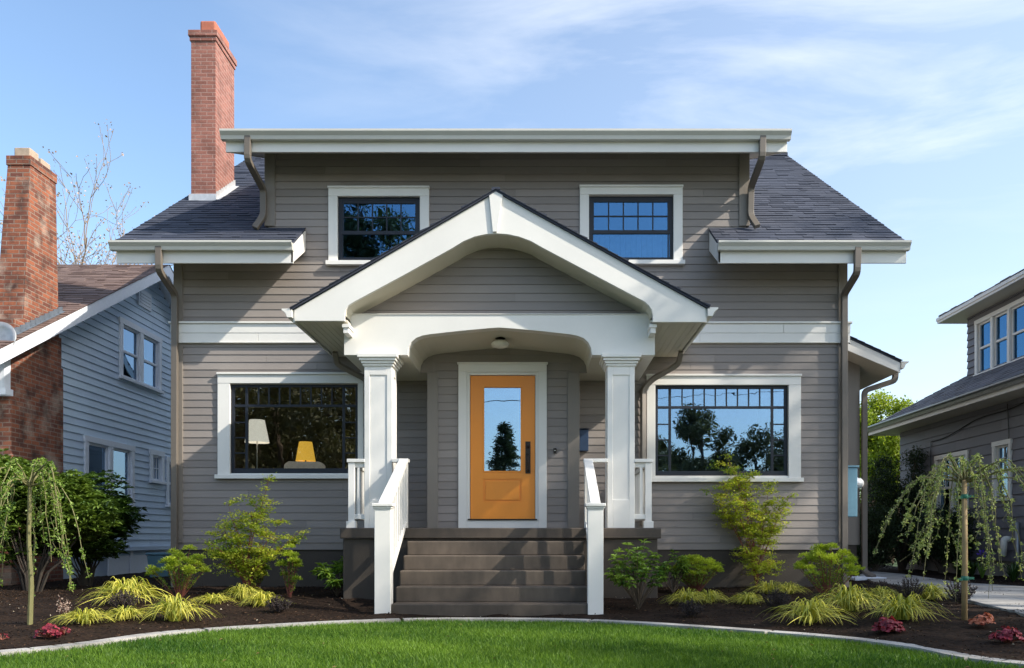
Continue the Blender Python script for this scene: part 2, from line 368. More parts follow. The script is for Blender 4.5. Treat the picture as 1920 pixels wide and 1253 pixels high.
M['euph'] = leafmat('spurge_leaf', (0.11, 0.21, 0.025), (0.50, 0.58, 0.05), 0.5, 0.35)
M['euph_yel'] = leafmat('yellow_spurge_leaf', (0.30, 0.38, 0.02), (0.66, 0.62, 0.04), 0.5, 0.35)
M['maple'] = leafmat('maple_leaf', (0.18, 0.29, 0.025), (0.66, 0.66, 0.08), 0.5, 0.45)
M['weep'] = leafmat('weeping_leaf', (0.07, 0.15, 0.02), (0.30, 0.40, 0.08), 0.45, 0.35)
M['weep_pale'] = leafmat('pale_weeping_leaf', (0.14, 0.22, 0.045), (0.55, 0.58, 0.24), 0.45, 0.35)
M['darkshrub'] = leafmat('purple_black_leaf', (0.018, 0.014, 0.016), (0.07, 0.05, 0.05), 0.5, 0.15)
M['heuch'] = leafmat('burgundy_leaf', (0.10, 0.010, 0.022), (0.36, 0.045, 0.07), 0.4, 0.3)
M['heuch_o'] = leafmat('coral_leaf', (0.28, 0.05, 0.04), (0.60, 0.22, 0.12), 0.4, 0.3)
M['treegreen'] = leafmat('fresh_tree_leaf', (0.10, 0.17, 0.012), (0.40, 0.46, 0.05), 0.5, 0.45)
M['hedge'] = leafmat('dark_hedge_leaf', (0.016, 0.032, 0.012), (0.06, 0.095, 0.028), 0.5, 0.2)
M['conifer'] = leafmat('conifer_needles', (0.02, 0.04, 0.02), (0.09, 0.12, 0.05), 0.6, 0.1)
M['shadeleaf'] = leafmat('street_tree_leaf', (0.06, 0.07, 0.03), (0.22, 0.21, 0.10), 0.6, 0.15)
M['bud'] = leafmat('bare_tree_bud', (0.28, 0.20, 0.16), (0.50, 0.38, 0.32), 0.7, 0.2)
M['iris'] = leafmat('violet_petal', (0.10, 0.05, 0.5), (0.2, 0.12, 0.7), 0.5, 0.3)
# ------------------------------------------------------------ terrain
# curb arc through four measured points, in plan
_cp = [(0,1224),(350,1184),(700,1164),(930,1161),(1150,1166),(1500,1190),(1700,1212),(1920,1246)]
CURB = []
for px_, py_ in _cp:
    Yc = CZ * F / (py_ - VY) * (1 - 0.05 / CZ); CURB.append((xa(px_, Yc), Yc))
CURB = [(-9.5, 1.2), (-6.6, 4.0)] + CURB + [(5.2, 3.9), (7.6, 1.4)]
def smooth_curve(P, n=10):
    out = []
    for i in range(len(P) - 1):
        p0 = P[max(i-1, 0)]; p1 = P[i]; p2 = P[i+1]; p3 = P[min(i+2, len(P)-1)]
        for k in range(n):
            t = k / n
            out.append(tuple(0.5 * ((2*p1[j]) + (-p0[j]+p2[j])*t + (2*p0[j]-5*p1[j]+4*p2[j]-p3[j])*t*t + (-p0[j]+3*p1[j]-3*p2[j]+p3[j])*t**3) for j in (0, 1)))
    out.append(P[-1]); return out
CC = smooth_curve(CURB); CX = np.array([c[0] for c in CC]); CY = np.array([c[1] for c in CC])
def curbY(x): return np.interp(x, CX, CY)
def bedz(x, y):
    d = np.clip((y - curbY(x) - 0.12) / 3.0, 0, 1)
    return 0.035 + 0.12 * d
def ground_pt(px, py):   # where the sight line of a pixel meets the bed
    Y = 9.0
    for _ in range(30):
        z = float(bedz(xa(px, Y), Y)); Y = (CZ - z) * F / (py - VY)
    return Vector((xa(px, Y), Y, float(bedz(xa(px, Y), Y))))

mb = MB(); mb.box(-400, 400, -300, 900, -0.3, -0.06); tag(mb.build('ground', M['turf']), kind='structure')
# lawn: sheet up to the curb
xs = np.linspace(-9.4, 7.5, 90); V = []; Fc = []
for i, x in enumerate(xs):
    for t in np.linspace(0, 1, 30): V.append((x, -3 + (float(curbY(x)) + 3.02) * t, 0))
for i in range(89):
    for j in range(29):
        a = i*30 + j; Fc.append((a, a+30, a+31, a+1))
lawn = npmesh('lawn', np.array(V), np.array(Fc), np.full(len(Fc), .5), M['turf']); tag(lawn, kind='structure')
# planting bed with lumps
def grid_sheet(name, x0, x1, nx, yfun0, yfun1, ny, zf, mat):
    V = []; Fc = []
    for x in np.linspace(x0, x1, nx):
        a, b = yfun0(x), yfun1(x)
        for t in np.linspace(0, 1, ny):
            y = a + (b - a) * t; V.append((x, y, zf(x, y)))
    for i in range(nx-1):
        for j in range(ny-1):
            k = i*ny + j; Fc.append((k, k+ny, k+ny+1, k+1))
    return npmesh(name, np.array(V), np.array(Fc), np.full(len(Fc), .5), mat, smooth=True)
_ph = NR.rand(14, 4) * 6.28
def lump(x, y):
    z = 0
    for k, (a, b, c, d) in enumerate(_ph):
        f = 2.2 + 2.0 * k; z += math.sin(f * x * math.cos(a) + f * y * math.sin(a) + b) * 0.012 / (1 + 0.22 * k)
    return z
tag(grid_sheet('planting_bed', -15, 9.0, 520, lambda x: float(curbY(x)) + 0.14, lambda x: 22.0, 260,
    lambda x, y: float(bedz(x, y)) + lump(x, y) * 0.45, M['mulch']), kind='structure')
# concrete path beside the house
pp = [(1636,1074),(1600,1082),(1650,1093),(1735,1106),(1830,1128),(1925,1152),(2040,1185),(2250,1215),(2500,1250),(2500,1150),(2250,1130),(1925,1106),(1800,1092),(1700,1080)]
def gp(px, py, z=0.185): Y = (CZ - z) * F / (py - VY); return (xa(px, Y), Y, z)
pts = [gp(1636,1071), gp(1612,1077), gp(1636,1090), gp(1720,1101), gp(1830,1128), gp(1925,1152), (5.4,7.0,.185), (6.6,5.5,.185), (9.5,3.5,.185), (12,5,.185), (9.5,8,.185), (7.4,10.4,.185), gp(1800,1092), gp(1700,1077)]
mb = MB(); mb.prism(pts, (0,0,-0.12)); tag(mb.build('path', M['concrete'], bevel=.008), kind='structure')
# concrete edging: the strip between lawn and bed, in segments with joints
mb = MB(); acc = 0; seg = []
cur = list(zip(CX, CY)); W = 0.15
def cquad(p, q, z0, z1, inset=0.0):
    p = Vector((*p, 0)); q = Vector((*q, 0)); t = (q - p).normalized(); n = Vector((-t.y, t.x, 0)); p = p + t * inset
    a = p; b = q; c = q + n * W; d = p + n * W
    return [Vector((v.x, v.y, z0)) for v in (a, b, c, d)] + [Vector((v.x, v.y, z1)) for v in (a, b, c, d)]
L = 0
for p, q in zip(cur[:-1], cur[1:]):
    if q[0] - p[0] < 1e-6: continue
    d = math.hypot(q[0]-p[0], q[1]-p[1]); L += d; gap = 0
    if L > 1.75: gap = 0.03; L = 0
    mb.hexa(cquad(p, q, -0.05, 0.052, gap), 0.5)
tag(mb.build('kerb', M['concrete']), kind='structure')
# the street in front, behind the camera
mb = MB(); mb.box(-60, 60, -12, -5, -0.1, -0.045); tag(mb.build('road', M['asphalt']), kind='structure')
mb = MB(); mb.box(-60, 60, -4.2, -3.02, -0.1, 0.01); tag(mb.build('pavement', M['concrete']), kind='structure')
mb = MB(); mb.prism([(5.2,-40,.0),(9.0,-40,.0),(7.2,-12.3,.0),(3.6,-12.3,.0)], (0,0,-.05)); tag(mb.build('driveway', M['concrete']), kind='structure')

# ------------------------------------------------------------ wall and roof builders
def siding(mb, org, u, n, z0, z1, expo, iv, proj=0.013, blen=3.6):
    org = Vector(org); u = Vector(u); n = Vector(n); k = 0; z = z0
    while z < z1 - 1e-4:
        zb = min(z + expo, z1)
        for a, b in iv(z, zb):
            cuts = [a]; c = a + rnd.uniform(0.6, blen)
            while c < b - 0.5: cuts.append(c); c += rnd.uniform(blen * .7, blen * 1.2)
            cuts.append(b)
            for c0, c1 in zip(cuts[:-1], cuts[1:]):
                c1 -= 0.003
                bt = [org + u*c0, org + u*c1, org + u*c1 + n*proj, org + u*c0 + n*proj]
                tp = [org + u*c0, org + u*c1, org + u*c1 + n*0.004, org + u*c0 + n*0.004]
                mb.hexa([Vector((p.x, p.y, z)) for p in bt] + [Vector((p.x, p.y, zb - 0.004)) for p in tp])
        z = zb
def cut(a, b, holes):
    out = [(a, b)]
    for h0, h1 in holes:
        nx = []
        for s, e in out:
            if h1 <= s or h0 >= e: nx.append((s, e)); continue
            if h0 > s: nx.append((s, h0))
            if h1 < e: nx.append((h1, e))
        out = nx
    return [(s, e) for s, e in out if e - s > 0.01]
def shingles(mb, P0, U, V, vlen, iv, expo=0.14, tab=0.3, th=0.010):
    P0 = Vector(P0); U = Vector(U).normalized(); V = Vector(V).normalized(); N = U.cross(V).normalized()
    if N.z < 0: N = -N
    v = 0.0
    while v < vlen:
        v1 = min(v + expo, vlen)
        for a, b in iv(v, v1):
            c = a
            w = rnd.uniform(0.1, tab)
            while c < b - 1e-4:
                e = min(c + w, b); t = th * rnd.choice((0.7, 1.0, 1.5)); drop = 0 if v == 0 else rnd.choice((0, 0, 0.014))
                q = [P0 + U*c + V*(v-drop), P0 + U*(e-.002) + V*(v-drop), P0 + U*(e-.002) + V*v1, P0 + U*c + V*v1]
                mb.hexa(q + [q[0] + N*t, q[1] + N*t, q[2] + N*.002, q[3] + N*.002], min(1, max(0, rnd.gauss(.45, .24))))
                c = e; w = rnd.uniform(tab * .35, tab * 1.2)
        v = v1
def gutter(x0, x1, yb, zt, d=0.12, h=0.115):
    mb = MB()
    prof = [(yb, zt), (yb, zt-h), (yb-d*.62, zt-h), (yb-d*.7, zt-h*.62), (yb-d*.95, zt-h*.3), (yb-d, zt-h*.22), (yb-d, zt), (yb-d+.012, zt), (yb-d+.012, zt-.02), (yb-.012, zt-.02), (yb-.012, zt)]
    mb.prism([(x0, y, z) for y, z in prof], (x1-x0, 0, 0)); return mb

H = thing('craftsman_house', 'two storey taupe lap sided house with white trim, gabled entry porch and orange door', 'house', (-0.42, 12, 0.1))
HX0, HX1, WY = -5.25, 4.41, 12.0
WIN = {'ll': dict(f=(433,672,720,888), c=(410,683,700,897)), 'lr': dict(f=(1228,1477,723,893), c=(1212,1500,703,903)),
       'ul': dict(f=(634,788,370,492), c=(617,805,352,498)), 'ur': dict(f=(1104,1262,367,492), c=(1087,1279,350,497))}
for w in WIN.values():
    for k in 'fc':
        a, b, c, d = w[k]; w[k] = (xa(a, WY), xa(b, WY), za(d, WY), za(c, WY))
BX0, BX1, BY = xa(803, 11.4), xa(1085, 11.4), 11.4
DX0, DX1 = -3.94, 3.0
def holes_at(z, zb):
    zm = (z + zb) / 2; h = []
    for w in WIN.values():
        x0, x1, z0, z1 = w['f']
        if z0 - .02 < zm < z1 + .02: h.append((x0 - .02, x1 + .02))
    if zm < 3.5: h.append((BX0 + .05, BX1 - .05))
    if 3.68 < zm < 3.95: h.append((HX0, HX1))
    return h
def front_iv(z, zb):
    a, b = (HX0 + .1, HX1 - .1) if z < 5.1 else (DX0 + .08, DX1 - .08)
    return cut(a, b, holes_at(z, zb))
mb = MB(); siding(mb, (0, WY, 0), (1,0,0), (0,-1,0), 0.80, 6.60, 0.1085, front_iv)
# side walls
RS = 0.675; RZ0 = 4.90; RY0 = 11.35; RYR = 16.87
def roofz(y): return RZ0 + (y - RY0) * RS if y <= RYR else RZ0 + (2*RYR - RY0 - y) * RS
YB = 2 * RYR - WY
def side_iv(z, zb):
    d = max(0, (zb - (roofz(WY) - .2)) / RS); return [(WY + d + .02, YB - d)] if YB - d > WY + d else []
siding(mb, (HX0, 0, 0), (0,1,0), (-1,0,0), .8, 8.3, .1085, side_iv); siding(mb, (HX1, 0, 0), (0,1,0), (1,0,0), .8, 8.3, .1085, side_iv)
# dormer cheeks
def dz(y): return 6.42 + (y - 11.35) * .405
def chk(z, zb):
    y0 = WY + max(0, (zb - (roofz(WY)-.05)) / RS) * 0 + .02
    ylow = WY + max(0, (zb - 6.5) / .405); yhi = WY + (z - roofz(WY) + .05) / RS
    return [(max(y0, ylow), yhi)] if yhi > max(y0, ylow) + .03 else []
siding(mb, (DX0, 0, 0), (0,1,0), (-1,0,0), 5.30, 8.4, .1085, chk); siding(mb, (DX1, 0, 0), (0,1,0), (1,0,0), 5.30, 8.4, .1085, chk)
wall = mb.build('wall', M['siding'], H)
# sheathing behind the boards
mb = MB()
def sheath_front(mb):
    zs = sorted({.7, 5.15, 6.58} | {w['f'][2] for w in WIN.values()} | {w['f'][3] for w in WIN.values()} | {3.5})
    for z0, z1 in zip(zs[:-1], zs[1:]):
        zm = (z0+z1)/2; a, b = (HX0+.02, HX1-.02) if zm < 5.15 else (DX0+.02, DX1-.02)
        hs = [(w['f'][0], w['f'][1]) for w in WIN.values() if w['f'][2] < zm < w['f'][3]]
        if zm < 3.5: hs.append((BX0+.1, BX1-.1))
        for s, e in cut(a, b, hs): mb.box(s, e, WY+.001, WY+.1, z0, z1, .5)
sheath_front(mb)
for X, sx in ((HX0, 1), (HX1, -1)):
    mb.prism([(X, WY+.1, .5), (X, YB-.02, .5), (X, YB-.02, roofz(WY)-.2), (X, RYR, roofz(RYR)-.2), (X, WY+.1, roofz(WY+.1)-.2)], (sx*.12, 0, 0))
for X, sx in ((DX0, 1), (DX1, -1)):
    mb.prism([(X, WY+.1, 5.25), (X, WY+.1, 6.55), (X, 16.6, 8.4), (X, 16.6, 8.3)], (sx*.1, 0, 0))
mb.box(HX0, HX1, YB-.1, YB, .5, 5.0)
mb.build('sheathing', M['siding'], wall)
mb = MB(); mb.box(HX0+.05, HX1-.05, WY+.03, YB-.1, -.1, .79); mb.box(HX0+.03, HX1-.03, WY+.01, YB, .785, .80)
mb.build('foundation', M['found'], H)
# corner boards
mb = MB(); mb.box(HX0-.02, HX0+.11, WY-.03, WY+.09, .8, 5.1); mb.mark(); mb.box(HX1-.11, HX1+.02, WY-.03, WY+.09, .8, 5.1); mb.mark()
mb.box(DX0-.02, DX0+.13, WY-.032, WY+.1, 5.36, 6.6); mb.mark(); mb.box(DX1-.13, DX1+.02, WY-.032, WY+.1, 5.36, 6.6)
mb.build_pieces('corner_board', M['taupe_trim'], H, .003)
# belt
mb = MB()
for a, b in ((HX0-.05,-4.05),(-4.047,-1.4),(-1.397,2.3),(2.303,HX1+.05)): mb.box(a, b, WY-.045, WY+.02, 3.685, 3.812)
for a, b in ((HX0-.055,-3.1),(-3.097,1.0),(1.003,3.5),(3.503,HX1+.055)): mb.box(a, b, WY-.05, WY+.02, 3.814, 3.945)
mb.box(HX0-.075, HX1+.075, WY-.075, WY+.02, 3.947, 3.975); mb.box(HX0-.06, HX1+.06, WY-.06, WY+.02, 3.67, 3.683)
mb.build('belt_course', M['white'], H, .004)
# main roof
mb = MB()
XL, XR = -5.80, 5.0
def slab(mb, poly, zf, t):   # poly in (x, y)
    top = [Vector((x, y, zf(y))) for x, y in poly]; mb.prism([p - Vector((0,0,t)) for p in top], (0,0,t-.004))
slab(mb, [(XL,RY0),(-3.38,RY0),(-3.38,WY-.03),(DX0,WY-.03),(DX0,RYR),(XL,RYR)], roofz, .05)
slab(mb, [(2.44,RY0),(XR,RY0),(XR,RYR),(DX1,RYR),(DX1,WY-.03),(2.44,WY-.03)], roofz, .05)
slab(mb, [(XL,RYR),(XR,RYR),(XR,2*RYR-RY0),(XL,2*RYR-RY0)], roofz, .05)
sl_ = math.hypot(1, RS)
def riv(v, v1):
    y = RY0 + v / sl_
    if y < WY - .06: return [(XL-.02, -3.37), (2.43, XR+.02)]
    return [(XL-.02, DX0-.02), (DX1+.02, XR+.02)]
shingles(mb, (0, RY0-.03, roofz(RY0)-.02), (1,0,0), (0,1,RS), (RYR-RY0)*sl_, riv)
mb.box(XL, XR, RYR-.1, RYR+.1, roofz(RYR)-.04, roofz(RYR)+.02, .4)
roof = mb.build('roof', M['shingle'], H)
mb = MB()   # rake boards, soffits
for X in (XL, XR-.03): 
    mb.prism([(X,11.4,4.66),(X,11.4,4.88),(X,RYR,roofz(RYR)-.05),(X,2*RYR-RY0,roofz(RY0)-.05),(X,2*RYR-RY0,4.62),(X,RYR,roofz(RYR)-.26)], (.03,0,0)); mb.mark()
for X in (-3.40, 2.44):
    mb.prism([(X,11.37,4.63),(X,11.37,4.865),(X,WY-.02,5.29),(X,WY-.02,5.0)], (.03,0,0)); mb.mark()
mb.box(XL+.02, -3.37, 11.37, 11.40, 4.625, 4.87); mb.mark(); mb.box(2.44, XR+.01, 11.37, 11.40, 4.625, 4.87)
mb.build_pieces('fascia', M['white'], roof, .003)
mb = MB()
for a, b in ((XL+.03,-3.41),(2.48,XR-.03)):
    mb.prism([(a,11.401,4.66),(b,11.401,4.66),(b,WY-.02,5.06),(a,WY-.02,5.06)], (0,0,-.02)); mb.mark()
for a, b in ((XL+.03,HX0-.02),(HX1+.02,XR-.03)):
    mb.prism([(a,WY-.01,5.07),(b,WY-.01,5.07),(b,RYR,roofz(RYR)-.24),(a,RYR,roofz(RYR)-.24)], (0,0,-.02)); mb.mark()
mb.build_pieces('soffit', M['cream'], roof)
gutter(-5.84, -3.36, 11.366, 4.895).build('gutter', M['gutter'], H); gutter(2.42, 5.03, 11.366, 4.895).build('gutter', M['gutter'], H)
# dormer roof
mb = MB()
slab(mb, [(-4.27,11.35),(3.36,11.35),(3.36,16.75),(-4.27,16.75)], dz, .03)
sd = math.hypot(1, .405)
shingles(mb, (0, 11.33, dz(11.33)), (1,0,0), (0,1,.405), 5.4*sd, lambda v, v1: [(-4.28, 3.37)])
droof = mb.build('dormer_roof', M['shingle'], H)
mb = MB(); mb.box(-4.29, 3.38, 11.37, 11.40, 6.143, 6.40)
for X in (-4.29, 3.35): mb.prism([(X,11.401,6.15),(X,11.401,6.38),(X,16.7,8.52),(X,16.7,8.30)], (.03,0,0))
mb.build('fascia', M['white'], droof, .003)
mb = MB(); mb.prism([(-4.26,11.401,6.17),(3.35,11.401,6.17),(3.35,16.7,8.31),(-4.26,16.7,8.31)], (0,0,.02)); mb.build('soffit', M['cream'], droof)
gutter(-4.33, 3.41, 11.366, 6.40, .125, .12).build('gutter', M['gutter'], H)
# chimney
cx0, cx1, cy0, cy1 = -5.65, -5.25, 13.48, 14.3
mb = MB(); mb.box(cx0, cx1, cy0, cy1, 5.6, 9.06); ch = mb.build('chimney', M['brick_pink'], H, .004)
mb = MB(); mb.box(cx0-.018, cx1+.018, cy0-.018, cy1+.018, 8.92, 8.99); mb.box(cx0-.036, cx1+.036, cy0-.036, cy1+.036, 8.9905, 9.085); mb.build('cap', M['brick_pink'], ch, .004)
mb = MB(); mb.box(cx0+.1, cx1-.04, cy0+.1, cy1-.1, 9.086, 9.32); mb.build('flue', M['clay'], ch, .03)
mb = MB(); mb.box(cx0-.03, cx1+.012, cy0-.02, cy0-.004, roofz(cy0)-.12, roofz(cy0)+.1)
for i in range(9):
    y = cy0 + i * .093; z = roofz(y)
    mb.prism([(cx1+.004, y, z-.03), (cx1+.004, y+.11, z+.05), (cx1+.004, y+.1, z+.19), (cx1+.004, y+.01, z+.15)], (.006 + .002*(i%2), 0, 0))
    mb.prism([(cx1+.004, y, z+.012), (cx1+.004, y+.11, z+.086), (cx1+.07, y+.11, z+.088), (cx1+.07, y, z+.014)], (0,0,.006))
mb.build('flashing', M['flash'], ch)

# windows
def bars(f, y0, y1, xs=(), zs=()): pass
def window(w, glass, kind, label=None):
    x0, x1, z0, z1 = w['f']; X0, X1, Z0, Z1 = w['c']
    mb = MB(); yc = WY - .046
    mb.box(X0, x0, yc, WY+.03, Z0+.05, z1); mb.box(x1, X1, yc, WY+.03, Z0+.05, z1); mb.box(X0, X1, yc-.003, WY+.03, z1, Z1-.028)
    mb.box(X0-.008, X1+.008, yc-.025, WY, Z1-.028, Z1)
    o = mb.build('window', M['white'], H, .004)
    if label: o['label'] = label
    mb = MB(); mb.box(X0-.03, X1+.03, yc-.04, WY+.03, Z0-.01, Z0+.049); mb.box(x0+.001, x1-.001, yc+.012, WY+.03, Z0+.05, z0+.0); mb.build('sill', M['white'], o, .004)
    ya, yb = WY + .012, WY + .06; mb = MB()
    t = .045; tb = .075
    mb.box(x0, x0+t, ya, yb, z0, z1); mb.box(x1-t, x1, ya, yb, z0, z1); mb.box(x0+t, x1-t, ya, yb, z1-t, z1); mb.box(x0+t, x1-t, ya, yb, z0, z0+tb)
    yg = WY + .032
    if kind == 'picture':
        cw = .155; tr = .295; b = .036
        mb.box(x0+t, x1-t, ya+.004, yb, z1-tr-b, z1-tr)                        # transom bar
        for xx in (x0+t+cw, x1-t-cw-b): mb.box(xx, xx+b, ya+.006, yb, z0+tb, z1-tr-b); mb.box(xx, xx+b, ya+.006, yb, z1-tr, z1-t)
        a = x0+t+cw+b; e = x1-t-cw-b
        for i in range(1, 9):
            xx = a + (e-a)*i/9; mb.box(xx-.009, xx+.009, ya+.008, yb, z1-tr, z1-t)
        for s0, s1 in ((x0+t, x0+t+cw), (x1-t-cw, x1-t)):
            for i in range(1, 4):
                zz = z0+tb + (z1-tr-b-z0-tb)*i/4; mb.box(s0, s1, ya+.008, yb, zz-.009, zz+.009)
    else:
        zm = z0 + (z1-z0)*.46; mb.box(x0+t, x1-t, ya+.003, yb, zm-.025, zm+.028)
        for xx in (x0+t, x1-t-.03): mb.box(xx, xx+.03, ya+.004, yb, zm+.028, z1-t); mb.box(xx, xx+.02, ya+.015, yb, z0+tb, zm-.025)
        mb.box(x0+t+.03, x1-t-.03, ya+.004, yb, z1-t-.04, z1-t)
        a, e = x0+t+.03, x1-t-.03; zt = z1-t-.04
        for i in range(1, 5):
            xx = a + (e-a)*i/5; mb.box(xx-.009, xx+.009, ya+.008, yb, zm+.028, zt)
        zz = (zm+.028+zt)/2; mb.box(a, e, ya+.009, yb, zz-.009, zz+.009)
    mb.build('sash', M['sash'], o, .002)
    mb = MB(); mb.box(x0+t, x1-t, yg, yg+.004, z0+tb-.01, z1-t+.01); mb.build('pane', glass, o)
window(WIN['ll'], M['glass_dark'], 'picture', 'wide front window with two lamps behind it')
window(WIN['lr'], M['glass'], 'picture', 'wide front window reflecting sky and trees')
window(WIN['ul'], M['glass_blue'], 'sash', 'upstairs window with a dark tree in its reflection'); window(WIN['ur'], M['glass_blue'], 'sash', 'upstairs window reflecting blue sky')
# rooms behind the glass
def room(x0, x1, y0, y1, z0, z1):
    mb = MB(); mb.box(x0, x1, y1, y1+.05, z0, z1); mb.box(x0, x0+.05, y0, y1, z0, z1); mb.box(x1-.05, x1, y0, y1, z0, z1)
    mb.box(x0, x1, y0, y1, z1, z1+.05); mb.box(x0, x1, y0, y1, z0-.05, z0); return mb
mb = room(-5.1, -1.6, 12.11, 16, 1.0, 3.5); mb.build('interior_room', M['dark_room'], H)
mb = room(.6, 4.25, 12.11, 16, 1.0, 3.5); mb.build('interior_room', M['dark_room'], H)
mb = room(-3.8, 2.88, 12.11, 15, 4.2, 6.1); mb.build('interior_room', M['dark_room'], H)
mb = room(BX0+.1, BX1-.1, 11.5, 16, 1.1, 3.3); mb.build('hallway', M['dark_room'], H)
mb = MB()
for i in range(16):
    x = .72 + i * .078; mb.box(x, x+.07, 12.2+.02*(i%2), 12.23+.02*(i%2), 4.8, 5.3)
mb.build('curtain', M['curtain'], H)
# lamps and sofa in the lit room
t = thing('floor_lamp', 'tall floor lamp with white conical shade, left of the two behind the front window', 'lamp', (xa(482,13), 13, 1.0))
lx = xa(482, 13); mb = MB(); mb.lathe((lx,13,0), [(.185, za(830,13)), (.115, za(788,13))], 28); mb.build('lamp_shade', M['shade_white'], t, smooth=True)
mb = MB(); mb.tube([(lx,13,1.0),(lx,13,za(790,13))], .011); mb.lathe((lx,13,0), [(.0,1.03),(.13,1.02),(.14,1.0)], 20); mb.build('pole', M['flash'], t)
mb = MB(); mb.lathe((lx,13,za(818,13)), [(.0,.05),(.035,.03),(.04,0),(.0,-.04)], 12); mb.build('bulb', M['bulb'], t)
t = thing('table_lamp', 'smaller lamp with mustard yellow shade above the pale sofa back', 'lamp', (xa(573,13.7), 13.7, 1.6))
lx = xa(573, 13.7); mb = MB(); mb.lathe((lx,13.7,0), [(.16, za(865,13.7)), (.105, za(829,13.7))], 28); mb.build('lamp_shade', M['shade_yellow'], t, smooth=True)
mb = MB(); mb.lathe((lx,13.7,0), [(.012, za(832,13.7)), (.012, 1.95), (.05,1.9), (.07,1.75), (.06,1.6),(.0,1.6)], 16); mb.build('base', M['bronze'], t, smooth=True)
mb = MB(); mb.lathe((lx,13.7,za(858,13.7)), [(.0,.05),(.035,.03),(.04,0),(.0,-.04)], 12); mb.build('bulb', M['bulb'], t)
t = thing('console_table', 'dark console table under the mustard yellow lamp', 'table', (lx, 13.7, 1.0))
mb = MB(); mb.box(lx-.5, lx+.5, 13.5, 13.95, 1.56, 1.6)
mb.build('tabletop', M['bronze'], t)
for a in (-.46,.42):
    for b in (13.52,13.89): mb = MB(); mb.box(lx+a, lx+a+.04, b, b+.04, 1.0, 1.56); mb.build('leg', M['bronze'], t)
mb = MB(); sx0, sx1 = xa(536,13.1), xa(606,13.1); zt = za(866,13.1)
mb.prism([(sx0,13.0,1.2),(sx1,13.0,1.2),(sx1+.02,13.0,zt-.05),(sx1-.05,13.0,zt-.005),(sx0+.06,13.0,zt),(sx0-.01,13.0,zt-.05)], (0,.2,0))
o = mb.build('sofa_back', M['sofa'], None, .03); tag(o, 'pale upholstered chair back just above the left front window sill', 'armchair')
o.name = 'armchair'

# ------------------------------------------------------------ porch
SY = 10.15
mb = MB(); mb.box(xa(637,SY), xa(1240,SY), SY, WY-.03, .86, .99); mb.build('porch_floor', M['step'], H, .012)
mb = MB(); mb.box(xa(643,SY+.04), xa(1233,SY+.04), SY+.04, WY+.02, -.1, .859); mb.build('porch_foundation', M['found'], H, .01)
SX0, SX1 = -1.58, .525
mb = MB()
for i in range(5):
    y0 = 8.85 + i*.262; mb.box(SX0+.0*i, SX1-.0*i, y0, SY+.03, -.1 if i == 0 else .166*i-.004, .166*(i+1), .5)
mb.build('steps', M['step'], H, .014)
# door bay
def bay_iv(z, zb):
    zm = (z+zb)/2; return cut(BX0+.1, BX1-.1, [(xa(872,BY), xa(1014,BY))] if zm < 3.2 else [])
mb = MB(); siding(mb, (0,BY,0), (1,0,0), (0,-1,0), .99, 3.60, .1085, bay_iv); bay = mb.build('entry_wall', M['siding'], H)
mb = MB(); mb.box(BX0+.06, xa(878,BY), BY+.001, BY+.09, .99, 3.6); mb.box(xa(1008,BY), BX1-.06, BY+.001, BY+.09, .99, 3.6); mb.box(xa(878,BY), xa(1008,BY), BY+.001, BY+.09, 3.12, 3.6)
mb.box(-2.28, BX0+.1, BY+.003, BY+.03, 3.132, 3.62); mb.box(BX1-.1, 1.29, BY+.003, BY+.03, 3.132, 3.62); mb.box(BX0+.02, BX0+.06, BY+.1, WY, .99, 3.6); mb.box(BX1-.06, BX1-.02, BY+.1, WY, .99, 3.6); mb.build('sheathing', M['siding'], bay)
mb = MB(); mb.box(BX0-.01, BX0+.135, BY-.035, BY+.1, .99, 3.13); mb.mark(); mb.box(BX1-.15, BX1+.01, BY-.035, BY+.1, .99, 3.13); mb.build_pieces('corner_board', M['taupe_trim'], bay, .003)
# door surround and door
dx0, dx1, dz0, dz1 = xa(882,BY), xa(1003,BY), za(973,BY), za(705,BY)
mb = MB(); yf = BY - .05
X0, X1, Z1 = xa(860,BY), xa(1025,BY), za(681,BY)
mb.box(X0, dx0-.045, yf, BY+.02, .995, dz1+.045); mb.box(dx1+.045, X1, yf, BY+.02, .995, dz1+.045); mb.box(X0, X1, yf-.003, BY+.02, dz1+.045, Z1-.025); mb.box(X0-.015, X1+.015, yf-.02, BY, Z1-.025, Z1)
fr = mb.build('door_frame', M['white'], H, .004)
mb = MB(); mb.box(dx0-.044, dx0-.006, yf+.02, BY+.08, dz0-.02, dz1+.044); mb.box(dx1+.006, dx1+.044, yf+.02, BY+.08, dz0-.02, dz1+.044); mb.box(dx0-.006, dx1+.006, yf+.02, BY+.08, dz1+.006, dz1+.044)
mb.build('jamb', M['blue_trim'] if False else M['white'], fr, .002)
mb = MB(); mb.box(dx0-.044, dx1+.044, yf+.0, BY+.05, .995, dz0-.021); mb.build('sill', M['white'], fr, .003)
mb = MB(); mb.box(dx0-.03, dx1+.03, yf-.02, BY+.05, dz0-.02, dz0-.002); mb.build('threshold', M['bronze'], fr, .002)
gx0, gx1, gz0, gz1 = xa(906,BY), xa(978,BY), za(885,BY), za(725,BY)
pz0, pz1 = za(942,BY), za(898,BY)
ydf = BY + .002; ydb = BY + .045; mb = MB()
mb.box(dx0, gx0, ydf, ydb, dz0, dz1, .5); mb.box(gx1, dx1, ydf, ydb, dz0, dz1, .5)
mb.box(gx0, gx1, ydf, ydb, gz1, dz1, .5); mb.box(gx0, gx1, ydf, ydb, pz1, gz0, .5); mb.box(gx0, gx1, ydf, ydb, dz0, pz0, .5)
mb.box(gx0, gx1, ydf+.012, ydb, pz0, pz1, .5)
door = mb.build('front_door', M['door'], H); door['label'] = 'orange front door with a tall glass light'
mb = MB(); e = .022
